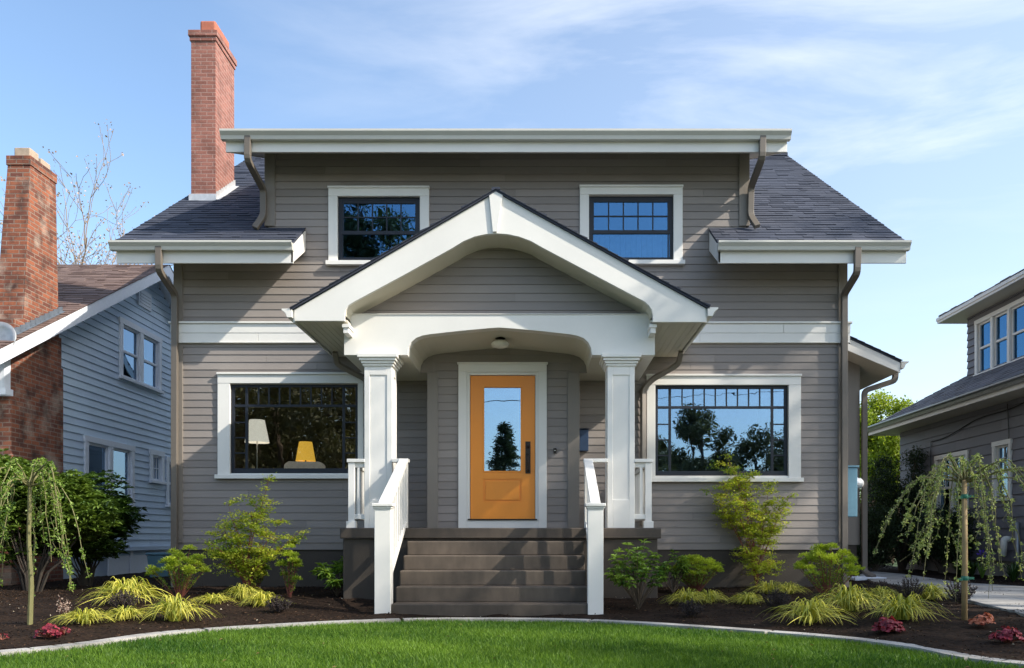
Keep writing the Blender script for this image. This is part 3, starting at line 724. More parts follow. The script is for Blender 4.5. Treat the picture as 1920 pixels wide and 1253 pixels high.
mb.box(gx0-.004, gx0+e*.6, ydf-.008, ydb, gz0-.004, gz1+.004, .5); mb.box(gx1-e*.6, gx1+.004, ydf-.008, ydb, gz0-.004, gz1+.004, .5); mb.box(gx0+e*.6, gx1-e*.6, ydf-.008, ydb, gz1-e*.6, gz1+.004, .5); mb.box(gx0+e*.6, gx1-e*.6, ydf-.008, ydb, gz0-.004, gz0+e*.6, .5)
mb.box(gx0+.03, gx1-.03, ydf+.001, ydf+.013, pz0+.03, pz1-.03, .5)
mb.build('moulding', M['door'], door, .004)
mb = MB(); mb.box(gx0, gx1, ydf+.018, ydf+.024, gz0, gz1); mb.build('glass', M['door_glass'], door)
hx = xa(990, BY); mb = MB(); mb.box(hx-.035, hx+.035, ydf-.012, ydf-.001, za(888,BY), za(828,BY)); mb.tube([(hx,ydf-.012,za(852,BY)),(hx,ydf-.06,za(855,BY)),(hx,ydf-.065,za(868,BY)),(hx,ydf-.06,za(882,BY)),(hx,ydf-.012,za(885,BY))], .012)
mb.lathe((hx,ydf-.0,za(838,BY)), [(0,.028),(.02,.024),(.028,0),(.02,-.024),(0,-.028)], 12); mb.build('handle', M['bronze'], door, .002)
bx = xa(1040.5, BY); mb = MB(); mb.box(bx-.02, bx+.02, BY-.04, BY-.0, za(850,BY), za(841,BY)); d = mb.build('doorbell_plate', M['bronze'], H, .003); d.name = 'doorbell'
mb = MB(); mb.lathe((bx,BY-.041,za(845.5,BY)), [(0,.008),(.007,.005),(.008,0),(.007,-.005),(0,-.008)], 10); mb.build('button', M['milk'], d)
# beam with its cut-out arch, vaulted ceiling
BMY = 10.3
arch = [(764,667),(766,652),(771,642),(780,634),(792,629.5),(806,627),(870,620),(920,615.5),(936,614.5),(952,615.5),(1005,620),(1068,627),(1082,629.5),(1094,634),(1103,642),(1108,652),(1110,667)]
AP = [at(x, y, BMY) for x, y in arch]
bz0, bz1 = za(666,BMY), za(590.5,BMY); bxl, bxr = xa(645,BMY), xa(1228,BMY)
mb = MB(); mb.prism([(bxl,BMY,bz0)] + [(p.x,BMY,max(p.z,bz0)) for p in AP] + [(bxr,BMY,bz0),(bxr,BMY,bz1),(bxl,BMY,bz1)], (0,.15,0)); beam = mb.build('porch_beam', M['white'], H, .003)
mb = MB(); mb.box(bxl, bxl+.13, BMY+.151, WY-.02, bz0, bz1-.05); mb.mark(); mb.box(bxr-.13, bxr, BMY+.151, WY-.02, bz0, bz1-.05); mb.mark(); mb.box(bxl+.08, bxr-.08, BMY-.012, BMY+.1, bz1+.001, bz1+.012)
[a,b,c] = mb.build_pieces('side_beam', M['white'], beam, .003); c.name = 'drip_cap'
mb = MB()
V0 = [Vector((p.x, BMY+.151, max(p.z, bz0)+.0)) for p in AP]
mb.strip(V0, (0, BY-BMY-.156, 0), .02); 
nb = 12
mb.box(bxl+.131, AP[0].x, BMY+.151, WY-.02, bz0+.0, bz0+.02); mb.box(AP[-1].x, bxr-.131, BMY+.151, WY-.02, bz0, bz0+.02)
mb.box(AP[0].x-.001, BX0+.05, BY+.031, WY-.02, bz0, bz0+.02); mb.box(BX1-.05, AP[-1].x+.001, BY+.031, WY-.02, bz0, bz0+.02)
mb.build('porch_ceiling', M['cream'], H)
# gable face
GY = 10.5; PK = (xa(930,10), za(361,10))
def giv(z, zb):
    s = .575; h = max(0, (PK[1] - .12 - zb) / s); xl = max(PK[0]-h, bxl+.1); xr = min(PK[0]+h, bxr-.1); return [(xl, xr)] if xr > xl + .05 else []
mb = MB(); siding(mb, (0,GY,0), (1,0,0), (0,-1,0), bz1+.0, PK[1]-.2, .1085, giv); mb.build('gable_wall', M['siding'], H)
mb = MB(); mb.prism([(bxl+.06,GY+.001,bz1-.04),(bxr-.06,GY+.001,bz1-.04),(PK[0],GY+.001,PK[1]-.2)], (0,.06,0)); 
mb.build('gable_panel', M['siding'], H)
# bargeboard
inner = [(1224,604),(1224,590),(1222,581),(1217,573),(1209,566),(1120,519),(1016,464),(995,452),(973,444),(952,439.5),(931,438),(910,439.5),(889,444),(868,453),(847,466),(755,517),(662,567),(653,573),(648,581),(646,590),(646,602)]
outer = [(552,602),(552,581),(930,361),(1323,578),(1323,604)]
mb = MB(); BG = 10.0
mb.prism([at(x,y,BG) for x,y in outer+inner], (0,.05,0)); bgd = mb.build('bargeboard', M['white'], H, .003)
mb = MB(); IN = [at(x,y,BG) for x,y in inner]
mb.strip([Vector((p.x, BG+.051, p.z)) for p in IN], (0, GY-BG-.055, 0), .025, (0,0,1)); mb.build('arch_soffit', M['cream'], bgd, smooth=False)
mb = MB(); k = [at(917,366,BG),at(930,359,BG),at(943,366,BG),at(932,436,BG),at(924,436,BG)]; mb.prism([(p.x,BG-.025,p.z) for p in k], (0,.024,0)); mb.build('keystone', M['white'], bgd, .003)
mb = MB()
for a, b in ((641,651),(1221,1231)):
    mb.box(xa(a,10.0), xa(b,10.0), 10.07, BMY-.002, za(622,10.0), za(612.2,10.0)); mb.box(xa(a-2,10.0), xa(b+2,10.0), 10.055, BMY-.002, za(612,10.0), za(605,10.0)); mb.mark()
mb.build_pieces('corbel', M['white'], bgd, .003)
# porch roof
EL = Vector((xa(552,BG), 0, za(580,BG))); ER = Vector((xa(1323,BG), 0, za(577.5,BG))); RG = Vector((PK[0], 0, PK[1]))
mb = MB()
for E, sg in ((EL,-1),(ER,1)):
    d = (RG - E); Ln = d.length; d.normalize(); out = E - d * .05
    p = [out + Vector((0, BG-.03, 0)), RG + Vector((0, BG-.03, 0)), RG + Vector((0, WY-.02, 0)), out + Vector((0, WY-.02, 0))]
    up = Vector((0,0,.03)); mb.hexa([q + Vector((0,0,.002)) for q in p] + [q + up for q in p], .3)
    shingles(mb, out + Vector((0,0,.028)), (0,1,0), d, Ln+.05, lambda v, v1: [(BG-.045, WY-.02)], .14, .3, .016)
mb.box(RG.x-.05, RG.x+.05, BG-.04, WY-.02, RG.z+.025, RG.z+.05, .3)
proof = mb.build('porch_roof', M['shingle'], H)
SZ = za(602.5, BG)
mb = MB()   # beadboard soffit: narrow boards running back to the wall
for a, b in ((EL.x+.02, bxl-.005), (bxr+.005, ER.x-.02)):
    n = 7; w = (b-a)/n
    for i in range(n): mb.box(a+i*w+.0025, a+(i+1)*w-.0025, BG+.052, WY-.02, SZ+.002, SZ+.02)
    mb.box(a, b, BG+.052, WY-.02, SZ+.006, SZ+.03)
    if a < -2: mb.box(bxl+.004, xa(646,BG)-.002, BG+.052, GY-.0, SZ+.031, 3.72)
    else: mb.box(xa(1224,BG)+.002, bxr-.004, BG+.052, GY-.0, SZ+.031, 3.72)
    if a < -2: mb.box(b+.001, xa(646,BG)+.02, BG+.052, BMY-.003, SZ+.003, SZ+.03); mb.mark()
    else: mb.box(xa(1224,BG)-.02, a-.001, BG+.052, BMY-.003, SZ+.003, SZ+.03)
mb.build_pieces('soffit', M['cream'], proof)
mb = MB(); mb.box(EL.x-.02, EL.x, BG+.02, WY-.03, SZ-.01, EL.z+.01); mb.mark(); mb.box(ER.x, ER.x+.02, BG+.02, WY-.03, SZ-.01, ER.z+.01); mb.build_pieces('fascia', M['white'], proof)
for E, sg in ((EL,-1),(ER,1)):
    mb = MB(); x = E.x + sg*.021; zt = E.z + .0
    prof = [(0,0),(0,-.105),(.06,-.105),(.075,-.06),(.105,-.03),(.125,-.02),(.125,.0)]
    mb.prism([(x+sg*a, BG-.03, zt+c) for a, c in prof], (0, WY-.03-BG+.03, 0)); mb.build('gutter', M['white'], proof, .002)
# columns
CYF = 10.28
for i, (a, b) in enumerate(((683,735),(1139,1190))):
    x0, x1 = xa(a,CYF), xa(b,CYF); y1 = CYF + .34; mb = MB(); p = .065; zb = .99; zc = za(685, CYF)
    zp = 1.34
    mb.box(x0+.012, x1-.012, CYF+.012, y1-.012, zb, zc, .5)
    mb.box(x0, x0+p, CYF, CYF+.08, zb, zc); mb.box(x1-p, x1, CYF, CYF+.08, zb, zc); mb.box(x0+p, x1-p, CYF, CYF+.08, zc-.12, zc); mb.box(x0+p, x1-p, CYF, CYF+.08, zb, zp)
    for xs_ in (x0, x1-.011): mb.box(xs_, xs_+.011, CYF+.081, CYF+.13, zb, zc); mb.box(xs_, xs_+.011, y1-.07, y1, zb, zc); mb.box(xs_, xs_+.011, CYF+.13, y1-.07, zc-.12, zc)
    col = mb.build('column', M['white'], H, .004)
    mb = MB()
    for pr, za_, zb_ in ((.018,zc-.012,zc+.018),(.035,zc+.018,zc+.05),(.055,zc+.05,zc+.085),(.075,zc+.085,zc+.135)):
        mb.box(x0-pr, x1+pr, CYF-pr, y1+pr, za_+.0006, zb_)
    mb.build('capital', M['white'], col, .006)
# porch light
lx, lz = xa(938,10.85), za(636,10.85)
mb = MB(); mb.lathe((lx,10.85,lz), [(.0,.04),(.085,.04),(.085,.012),(.055,.0),(.055,-.03),(.0,-.03)], 24); pl = mb.build('porch_light', M['bronze'], H, smooth=False)
mb = MB(); mb.lathe((lx,10.85,lz), [(.055,-.018),(.09,-.03),(.118,-.055),(.118,-.08),(.09,-.105),(.04,-.118),(0,-.12)], 24); mb.build('globe', M['milk'], pl, smooth=True)
# railings
def newel(px0, px1, Y, ztop, name='newel_post'): pass
RAILS = ((xa(703,8.85), xa(733,8.85), -1.82, -1), (xa(1102,8.85), xa(1131,8.85), .834, 1))
for nx0, nx1, colx, sg in RAILS:
    y0, y1 = 8.82, 8.98; zt = 1.20
    mb = MB(); mb.box(nx0, nx1, y0, y1, .0, zt); rail = mb.build('stair_railing', M['white'], H, .004)
    mb = MB(); mb.box(nx0-.025, nx1+.025, y0-.025, y1+.025, zt-.001+.002, zt+.035); mb.box(nx0-.012, nx1+.012, y0-.012, y1+.012, zt-.02, zt+.0005); mb.box(nx0-.005, nx1+.005, y0-.005, y1+.005, zt-.035, zt-.0205)
    mb.build('cap', M['white'], rail, .005)
    xc = (nx0+nx1)/2; tz0, tz1 = zt + .03, 1.84; ys, ye = y1+.0, 10.22
    mb = MB()
    def sl(xa_, xb_, ya_, yb_, za_, zb_, h):
        mb.hexa([(xa_,ya_,za_),(xb_,ya_,za_),(xb_,yb_,zb_),(xa_,yb_,zb_),(xa_,ya_,za_+h),(xb_,ya_,za_+h),(xb_,yb_,zb_+h),(xa_,yb_,zb_+h)], .5)
    sl(xc-.055, xc+.055, ys-.1, ye, tz0-.02, tz1-.04, .045); sl(xc-.035, xc+.035, ys, ye, tz0-.085, tz1-.10, .06)
    mb.box(min(xc-sg*.02,colx), max(xc+.055,colx) if sg < 0 else colx, 10.221, 10.33, tz1-.042, tz1+.003) if sg < 0 else mb.box(xc-.055, colx, 10.221, 10.33, tz1-.042, tz1+.003)
    mb.build('handrail', M['white'], rail, .006)
    mb = MB(); bs0 = .30; bs1 = 1.0
    sl(xc-.03, xc+.03, ys, ye, bs0, bs1, .07); mb.build('bottom_rail', M['white'], rail, .004)
    mb = MB(); mb.box(xc-.04, xc+.04, ye+.001, ye+.08, .99, tz1-.045); mb.build('post', M['white'], rail, .004)
    n = 10
    for i in range(n):
        f = (i+.6)/n; y = ys + (ye-ys)*f; zl = bs0 + (bs1-bs0)*f + .069; zh = tz0-.085 + (tz1-.10-tz0+.085)*f
        mb = MB(); mb.box(xc-.017, xc+.017, y-.017, y+.017, zl, zh+.002); mb.build('baluster', M['white'], rail, .002)
for cx, sg in ((-2.33,-1),(1.345,1)):     # rails at the porch ends
    colx = -2.16 if sg < 0 else 1.17
    mb = MB(); mb.box(cx-.04, cx+.04, 10.29, 10.37, .99, 1.80); rail = mb.build('porch_railing', M['white'], H, .004)
    mb = MB(); mb.box(min(cx-.055,colx+.002) , max(cx+.055,colx-.002), 10.275, 10.39, 1.802, 1.845); mb.box(cx-.055, cx+.055, 10.391, WY-.03, 1.802, 1.845); mb.box(min(cx-.03,colx+.002), max(cx+.03,colx-.002), 10.37-.06, 10.35, 1.74, 1.801); mb.box(cx-.03,cx+.03,10.371,WY-.03,1.74,1.801)
    mb.build('handrail', M['white'], rail, .006)
    mb = MB(); mb.box(min(cx-.03,colx+.002), max(cx+.03,colx-.002), 10.30, 10.36, 1.10, 1.16); mb.box(cx-.03, cx+.03, 10.371, WY-.03, 1.10, 1.16); mb.box(cx-.06, cx+.06, 10.27, 10.39, .99, 1.075); mb.build('bottom_rail', M['white'], rail, .004)
    for i in range(13):
        y = 10.47 + i*.112; mb = MB(); mb.box(cx-.017, cx+.017, y-.017, y+.017, 1.16, 1.74); mb.build('baluster', M['white'], rail, .002)
    xm = (cx + colx)/2 + sg*(-.0); mb = MB(); mb.box(xm-.017, xm+.017, 10.31, 10.345, 1.16, 1.74); mb.build('baluster', M['white'], rail, .002)
# downspouts
def spout(pts, label, sq=(.085,.065), mat=None):
    mb = MB(); mb.tube(smooth3(pts), .04, sq=sq); o = mb.build('downspout', mat or M['spout'], H, .006); o['label'] = label
def smooth3(pts):
    pts = [Vector(p) for p in pts]; out = [pts[0]]
    for i in range(1, len(pts)-1):
        a, b, c = pts[i-1], pts[i], pts[i+1]; r = min(.07, (a-b).length*.4, (c-b).length*.4)
        p = b + (a-b).normalized()*r; q = b + (c-b).normalized()*r
        for t in (0, .33, .66, 1): out.append((p*(1-t)**2 + b*2*t*(1-t) + q*t*t))
    out.append(pts[-1]); return out
spout([at(298,462,11.31), at(298,507,11.31), at(328,552,11.9), (xa(327,11.9),11.9,.12)], 'long downspout at the left corner of the front wall')
spout([at(1608,464,11.31), at(1607,512,11.31), at(1583,552,11.9), (xa(1583,11.9),11.9,.45), (xa(1583,11.9)+.02,11.9,.16)], 'long downspout at the right corner of the front wall')
spout([at(465,255,11.31), at(464,300,11.31), at(494,356,11.92), at(494,405,11.92), at(478,428,11.85)], 'short crooked downspout left of the dormer')
spout([at(1430,252,11.31), at(1429,296,11.31), at(1408,352,11.92), at(1407,405,11.92), at(1420,425,11.8)], 'short crooked downspout right of the dormer')
zz = za(690,11.9)
spout([at(628,660,11.6), at(632,683,11.75), at(688,712,11.88), (xa(700,11.92),11.92,1.05)], 'downspout tucked behind the left porch column', (.07,.06), M['taupe_trim'])
spout([at(1277,660,11.6), at(1272,683,11.75), at(1222,712,11.90), (xa(1206,11.92),11.92,3.0), (xa(1206,11.92),11.92,1.05)], 'downspout beside the right front window', (.07,.06), M['taupe_trim'])
# mailbox
mb = MB(); x0, x1, z0, z1 = xa(1086,11.9), xa(1102,11.9), za(846,11.9), za(806,11.9)
t = thing('mailbox', 'small navy blue wall mailbox hanging beside the entry wall', 'mailbox', ((x0+x1)/2, 11.97, z0))
mb.box(x0, x1+.01, 11.88, 11.98, z0, z1); mb.build('box', M['mailbox'], t, .006)
mb = MB(); mb.prism([(x0-.01,11.84,z1+.001),(x0-.01,11.98,z1+.035),(x0-.01,11.98,z1+.001)], (x1-x0+.03,0,0)); mb.build('lid', M['mailbox'], t, .003)
# side wing
mb = MB(); wy = 14.5; wx1 = xa(1612,wy)
mb.box(HX1, wx1, wy, wy+4, .75, za(655,wy)); wing = mb.build('side_wing', M['taupe_trim'], H)
mb = MB(); mb.box(HX1, wx1-.04, wy+.03, wy+4, -.1, .749); mb.build('foundation', M['found'], wing)
mb = MB(); ry = 14.0; A = at(1560,620,ry); B = at(1689,680,ry)
mb.hexa([(A.x,ry,A.z-.0),(B.x,ry,B.z),(B.x,ry+4.5,B.z),(A.x,ry+4.5,A.z),(A.x,ry,A.z+.04),(B.x,ry,B.z+.04),(B.x,ry+4.5,B.z+.04),(A.x,ry+4.5,A.z+.04)], .3)
shingles(mb, (B.x+.02,0,B.z+.03), (0,1,0), (A-B), (A-B).length, lambda v, v1: [(ry-.03, ry+4.5)]); mb.build('roof', M['shingle'], wing)
mb = MB(); mb.prism([(A.x,ry+.01,A.z-.002),(B.x,ry+.01,B.z-.002),(B.x,ry+.01,B.z-.17),(A.x,ry+.01,A.z-.22)], (0,.03,0)); mb.build('fascia', M['white'], wing, .003)
mb = MB()
for i in range(6):
    f0, f1 = i/6, (i+1)/6; p = Vector((B.x-.03,0,B.z-.16)).lerp(Vector((HX1,0,B.z-.16+(B.x-HX1)*.44)), f0); q = Vector((B.x-.03,0,B.z-.16)).lerp(Vector((HX1,0,B.z-.16+(B.x-HX1)*.44)), f1)
    mb.hexa([(p.x,ry+.042,p.z),(q.x+.004,ry+.042,q.z),(q.x+.004,ry+4,q.z),(p.x,ry+4,p.z),(p.x,ry+.042,p.z+.02),(q.x+.004,ry+.042,q.z+.02),(q.x+.004,ry+4,q.z+.02),(p.x,ry+4,p.z+.02)])
mb.build('soffit', M['cream'], wing)
mb = MB(); prof = [(0,0),(0,-.12),(.05,-.12),(.08,-.05),(.13,-.02),(.13,0)]
mb.prism([(B.x+.002+a, ry-.01, B.z+.02+c) for a, c in prof], (0,4.4,0)); mb.build('gutter', M['gutter'], wing, .002)
mb = MB(); mb.tube(smooth3([(B.x+.06,ry+.35,B.z-.1),(B.x+.05,ry+.35,B.z-.24),(wx1+.05,wy-.08,B.z-.40),(wx1+.05,wy-.08,.28),(wx1+.13,wy-.3,.2)]), .04, sq=(.09,.07)); d = mb.build('downspout', M['spout'], wing, .006)
# meter box on the house side
t = thing('electric_meter', 'tall pale blue meter box with glass dome on the right side wall', 'meter box', (HX1+.1, 12.6, 1.5))
mb = MB(); my = 12.35; mb.box(HX1+.02, xa(1608,my), my, my+.3, za(969,my), za(877,my)); mb.build('box', M['blue_plastic'], t, .01)
mb = MB(); mb.box(HX1+.01, xa(1609,my)+.01, my-.02, my+.32, za(876.5,my), za(873,my)); mb.build('lid', M['blue_plastic'], t, .004)
mb = MB(); mx = xa(1609,my)
for i, (r, dx) in enumerate(((.085,0.0),(.085,.03),(.075,.045),(.07,.1),(.05,.12),(0,.125))): pass
n0 = []
mb = MB(); mb.tube([(mx,my+.15,za(905,my)),(mx+.04,my+.15,za(905,my)),(mx+.045,my+.15,za(905,my)),(mx+.10,my+.15,za(905,my)),(mx+.13,my+.15,za(905,my))], [.09,.09,.075,.07,.04], 20); mb.build('dome', M['flash'], t, smooth=False)
mb = MB(); mb.tube([(HX1+.07,my+.1,za(969,my)),(HX1+.07,my+.1,.2)], .022); mb.build('conduit', M['pipe_grey'], t, smooth=True)
mb = MB(); mb.box(HX1+.02, HX1+.12, my-.05, my+.05, za(1012,my), za(992,my)); mb.build('cable_box', M['milk'], t, .006)
# drain mat of ribbed strips at the foot of the side downspout
g0 = gp(1612,1086,.17); mb = MB()
for i in range(7): mb.box(g0[0]-.12, g0[0]+.42, g0[1]+i*.11-.1, g0[1]+i*.11-.03, .16, .20)
mb.box(g0[0]-.12, g0[0]+.42, g0[1]-.1, g0[1]+.63, .14, .168); o = mb.build('splash_block', M['blue_trim'], None, .006); tag(o, 'ribbed pale plastic splash block under the side downspout', 'splash block')

# ------------------------------------------------------------ blue neighbour
N1 = thing('blue_house', 'pale blue lap sided house with brown roof and red brick chimney', 'house', (-11, 15, 0))
BXW = -8.2; RK = BXW + .4; PKY = 17.5; PKZ = 6.62; BS = .55
def bz(y): return PKZ - abs(y - PKY) * BS
BW = []   # holes (y0,y1,z0,z1)
def yb_(px, X=BXW): return X * F / (px - VX)
bw_up = (yb_(222), yb_(300), 3.98, 5.18); bw_lo = (yb_(156), yb_(249), 1.30, 2.72); bw_sm = (yb_(279), yb_(305), 2.03, 2.74); bw_far = (yb_(310), yb_(328), 1.55, 2.66)
BWS = [bw_up, bw_lo, bw_sm, bw_far]
def biv(z, zb):
    zm = (z+zb)/2; d = max(0, (PKZ - .10 - zm)) / BS
    return cut(max(10.9, PKY - d), min(24.1, PKY + d), [(w[0]+.08, w[1]-.08) for w in BWS if w[2]+.05 < zm < w[3]-.05])
mb = MB(); siding(mb, (BXW,0,0), (0,1,0), (1,0,0), .70, 6.45, .135, biv, .022); bwl = mb.build('wall', M['blue_siding'], N1)
mb = MB(); mb.prism([(BXW-.12,10.9,.6),(BXW-.12,24.1,.6),(BXW-.12,24.1,bz(24.1)-.1),(BXW-.12,PKY,PKZ-.12),(BXW-.12,10.9,bz(10.9)-.1)], (.07,0,0)); mb.box(-15.5, BXW-.05, 10.9, 11, .6, bz(10.9)-.1); mb.build('sheathing', M['blue_siding'], bwl)
mb = MB(); mb.box(-15.5, BXW-.08, 10.95, 24, -.1, .62); mb.box(-15.5, BXW+.05, 10.9, 24.1, .62, .70); mb.build('foundation', M['blue_siding'], N1)
mb = MB()
for s in (-1, 1):
    E = Vector((0, PKY + s*7.2, bz(PKY + s*7.2))); Rg = Vector((0, PKY, PKZ))
    mb.hexa([(-16,E.y,E.z-.06),(RK,E.y,E.z-.06),(RK,PKY,PKZ-.06),(-16,PKY,PKZ-.06),(-16,E.y,E.z),(RK,E.y,E.z),(RK,PKY,PKZ),(-16,PKY,PKZ)], .3)
    shingles(mb, Vector((0,E.y,E.z+.002)), (1,0,0), Rg-E, (Rg-E).length, lambda v, v1: [(-16, RK+.02)], .14, .3)
brf = mb.build('roof', M['shingle_brown'], N1)
mb = MB(); mb.prism([(RK-.03,PKY-7.2,bz(PKY-7.2)-.01),(RK-.03,PKY,PKZ-.01),(RK-.03,PKY+7.2,bz(PKY+7.2)-.01),(RK-.03,PKY+7.2,bz(PKY+7.2)-.23),(RK-.03,PKY,PKZ-.24),(RK-.03,PKY-7.2,bz(PKY-7.2)-.23)], (.035,0,0)); mb.build('fascia', M['blue_trim'], brf, .003)
mb = MB(); mb.prism([(BXW+.0,PKY-7.1,bz(PKY-7.1)-.09),(BXW+.0,PKY,PKZ-.09),(BXW+.0,PKY,PKZ-.11),(BXW+.0,PKY-7.1,bz(PKY-7.1)-.11)], (.36,0,0)); mb.prism([(BXW+.0,PKY+7.1,bz(PKY+7.1)-.09),(BXW+.0,PKY,PKZ-.0905),(BXW+.0,PKY,PKZ-.11),(BXW+.0,PKY+7.1,bz(PKY+7.1)-.11)], (.36,0,0)); mb.build('soffit', M['blue_trim'], brf)
def bwin(w, n, lites, curtain=None):
    y0, y1, z0, z1 = w; t = .11; X = BXW; mb = MB()
    mb.box(X, X+.045, y0, y0+t, z0+.06, z1-t); mb.box(X, X+.045, y1-t, y1, z0+.06, z1-t); mb.box(X, X+.048, y0-.02, y1+.02, z1-t, z1)
    ws = (y1-y0-2*t-(n-1)*.13)/n
    for i in range(1, n): mb.box(X, X+.044, y0+t+i*ws+(i-1)*.13, y0+t+i*ws+i*.13, z0+.06, z1-t)
    o = mb.build('window', M['blue_trim'], N1, .003)
    mb = MB(); mb.box(X-.02, X+.09, y0-.03, y1+.03, z0, z0+.055); mb.build('sill', M['blue_trim'], o, .003)
    for i in range(n):
        a = y0+t+i*(ws+.13); b = a+ws; c = z0+.06; d = z1-t; s = .045; mb = MB(); zm = (c+d)/2
        mb.box(X-.05, X+.0, a, a+s, c, d); mb.box(X-.05, X+.0, b-s, b, c, d); mb.box(X-.05, X+.0, a+s, b-s, c, c+s); mb.box(X-.05, X+.0, a+s, b-s, d-s, d)
        if lites == 'dh': mb.box(X-.05, X+.005, a+s, b-s, zm-.02, zm+.025)
        else:
            for k in (1,2): mb.box(X-.03, X-.005, a+s+(b-a-2*s)*k/3-.008, a+s+(b-a-2*s)*k/3+.008, c+s, d-s)
            mb.box(X-.03, X-.006, a+s, b-s, zm-.008, zm+.008)
        mb.build('sash', M['blue_trim'], o, .002)
        mb = MB(); mb.box(X-.032, X-.03, a+s, b-s, c+s, d-s); mb.build('pane', M['glass'], o)
        mb = MB()
        mb.box(X-.12, X-.10, a, b, c, d); mb.build('dark_room_sheet', M['dark_room'], o)  # dark sheet behind the pane stands in for the dim room
        mb = MB(); mb.box(X-.09, X-.08, a, b, zm+.05, d); mb.build('curtain', M['milk'], o)
bwin(bw_up, 2, 'dh'); bwin(bw_lo, 2, 'dh'); bwin(bw_sm, 1, 'grid'); bwin(bw_far, 1, 'dh')
y0, y1 = yb_(256), yb_(280); mb = MB(); mb.box(BXW, BXW+.05, y0, y1, 5.62, 5.98)
for i in range(4): mb.box(BXW+.051, BXW+.065, y0+.06, y1-.06, 5.68+i*.065, 5.72+i*.065)
mb.build('gable_vent', M['blue_trim'], N1, .003)
mb = MB(); mb.box(BXW-.07, BXW-.03, 15.9, 17.6, .05, .52); mb.box(BXW-.03, BXW-.01, 15.85, 15.95, 0, .6); mb.box(BXW-.03, BXW-.01, 16.7, 16.8, 0, .6); mb.build('basement_window', M['blue_trim'], N1)
mb = MB(); mb.box(BXW-.06, BXW+.035, 10.86, 10.98, .7, 2.85); mb.box(-15.4, BXW-.061, 10.87, 10.899, .7, bz(10.9)-.12); mb.build('corner_board', M['blue_trim'], bwl)
# brick chimney
cX = -7.97; mb = MB(); mb.box(cX-.55, cX, 12.55, 13.92, -.1, 3.7); mb.box(cX-.5, cX-.001, 12.62, 13.87, 3.7, 4.2)
mb.hexa([(cX-.46,12.86,4.2),(cX-.002,12.86,4.2),(cX-.002,13.80,4.2),(cX-.46,13.80,4.2),(cX-.385,13.06,6.72),(cX-.025,13.06,6.72),(cX-.025,13.75,6.72),(cX-.385,13.75,6.72)], .5)
mb.box(cX-.40, cX-.012, 13.045, 13.765, 6.7205, 6.87)
bch = mb.build('chimney', M['brick_old'], N1, .006)
mb = MB(); mb.box(cX-.32, cX-.07, 13.12, 13.36, 6.87, 7.03); mb.box(cX-.32, cX-.07, 13.42, 13.68, 6.87, 7.0); mb.build('flue', M['concrete_cap'], bch, .015)
mb = MB(); mb.box(cX-.5, cX+.02, 12.60, 12.618, bz(12.6)-.02, bz(12.6)+.12)
for i in range(10):
    y = 12.62 + i*.125; z = bz(y)
    mb.prism([(cX+.001,y,z+.01),(cX+.001,y+.14,z+.08),(cX+.001,y+.13,z+.17),(cX+.001,y+.01,z+.13)], (.012,0,0)); mb.prism([(cX+.001,y,z+.014),(cX+.001,y+.14,z+.088),(cX+.05,y+.14,z+.088),(cX+.05,y,z+.014)], (0,0,.01))
mb.build('flashing', M['lead'], bch)
# satellite dish and post
t = thing('satellite_dish', 'grey round satellite dish cut by the left photo edge', 'satellite dish', (xa(0,12.4), 12.5, 3.8))
mb = MB(); c = at(-6, 635, 12.35); prof = [(0,.05),(.12,.045),(.2,.025),(.27,-.01),(.27,-.02),(.2,.01),(.12,.03),(0,.035)]
n0 = 0
for i, (r, z) in enumerate(prof):
    for j in range(28): th = 6.2832*j/28; mb.v.append((c.x + r*math.cos(th)*1.1, 12.35 + z*1.0 + .06*math.sin(th)*r/.27, c.z + r*math.sin(th)*.98))
for i in range(len(prof)-1):
    for j in range(28): q = (j+1)%28; mb.f.append((i*28+j, i*28+q, (i+1)*28+q, (i+1)*28+j)); mb.var.append(.5)
mb.build('dish', M['pipe_grey'], t, smooth=True)
mb = MB(); mb.tube([(c.x,12.38,c.z),(c.x,12.5,c.z-.05),(c.x,12.56,c.z-.05)], .025); mb.build('mast', M['pipe_grey'], t)
mb = MB(); mb.box(xa(-40,12.4), xa(8,12.4), 12.4, 12.549, za(728,12.4), za(668,12.4)); mb.box(xa(-40,12.4), xa(13,12.4), 12.37, 12.549, za(740,12.4), za(728,12.4)-.001)
mb.build('window_awning_post', M['blue_trim'], N1).name = 'wall_cabinet'
# blue recycling bin between the houses
t = thing('recycling_bin', 'small grey blue lidded bin in the gap between the houses', 'bin', (xa(306,15.5),15.5,.1))
mb = MB(); bx_, by_ = xa(307,15.5), 15.5; mb.hexa([(bx_-.17,by_-.2,.12),(bx_+.17,by_-.2,.12),(bx_+.17,by_+.2,.12),(bx_-.17,by_+.2,.12),(bx_-.21,by_-.24,.55),(bx_+.21,by_-.24,.55),(bx_+.21,by_+.24,.55),(bx_-.21,by_+.24,.55)]); mb.build('body', M['blue_plastic'], t, .02)
mb = MB(); mb.box(bx_-.23,bx_+.23,by_-.26,by_+.26,.552,.60); mb.build('lid', M['blue_plastic'], t, .02)

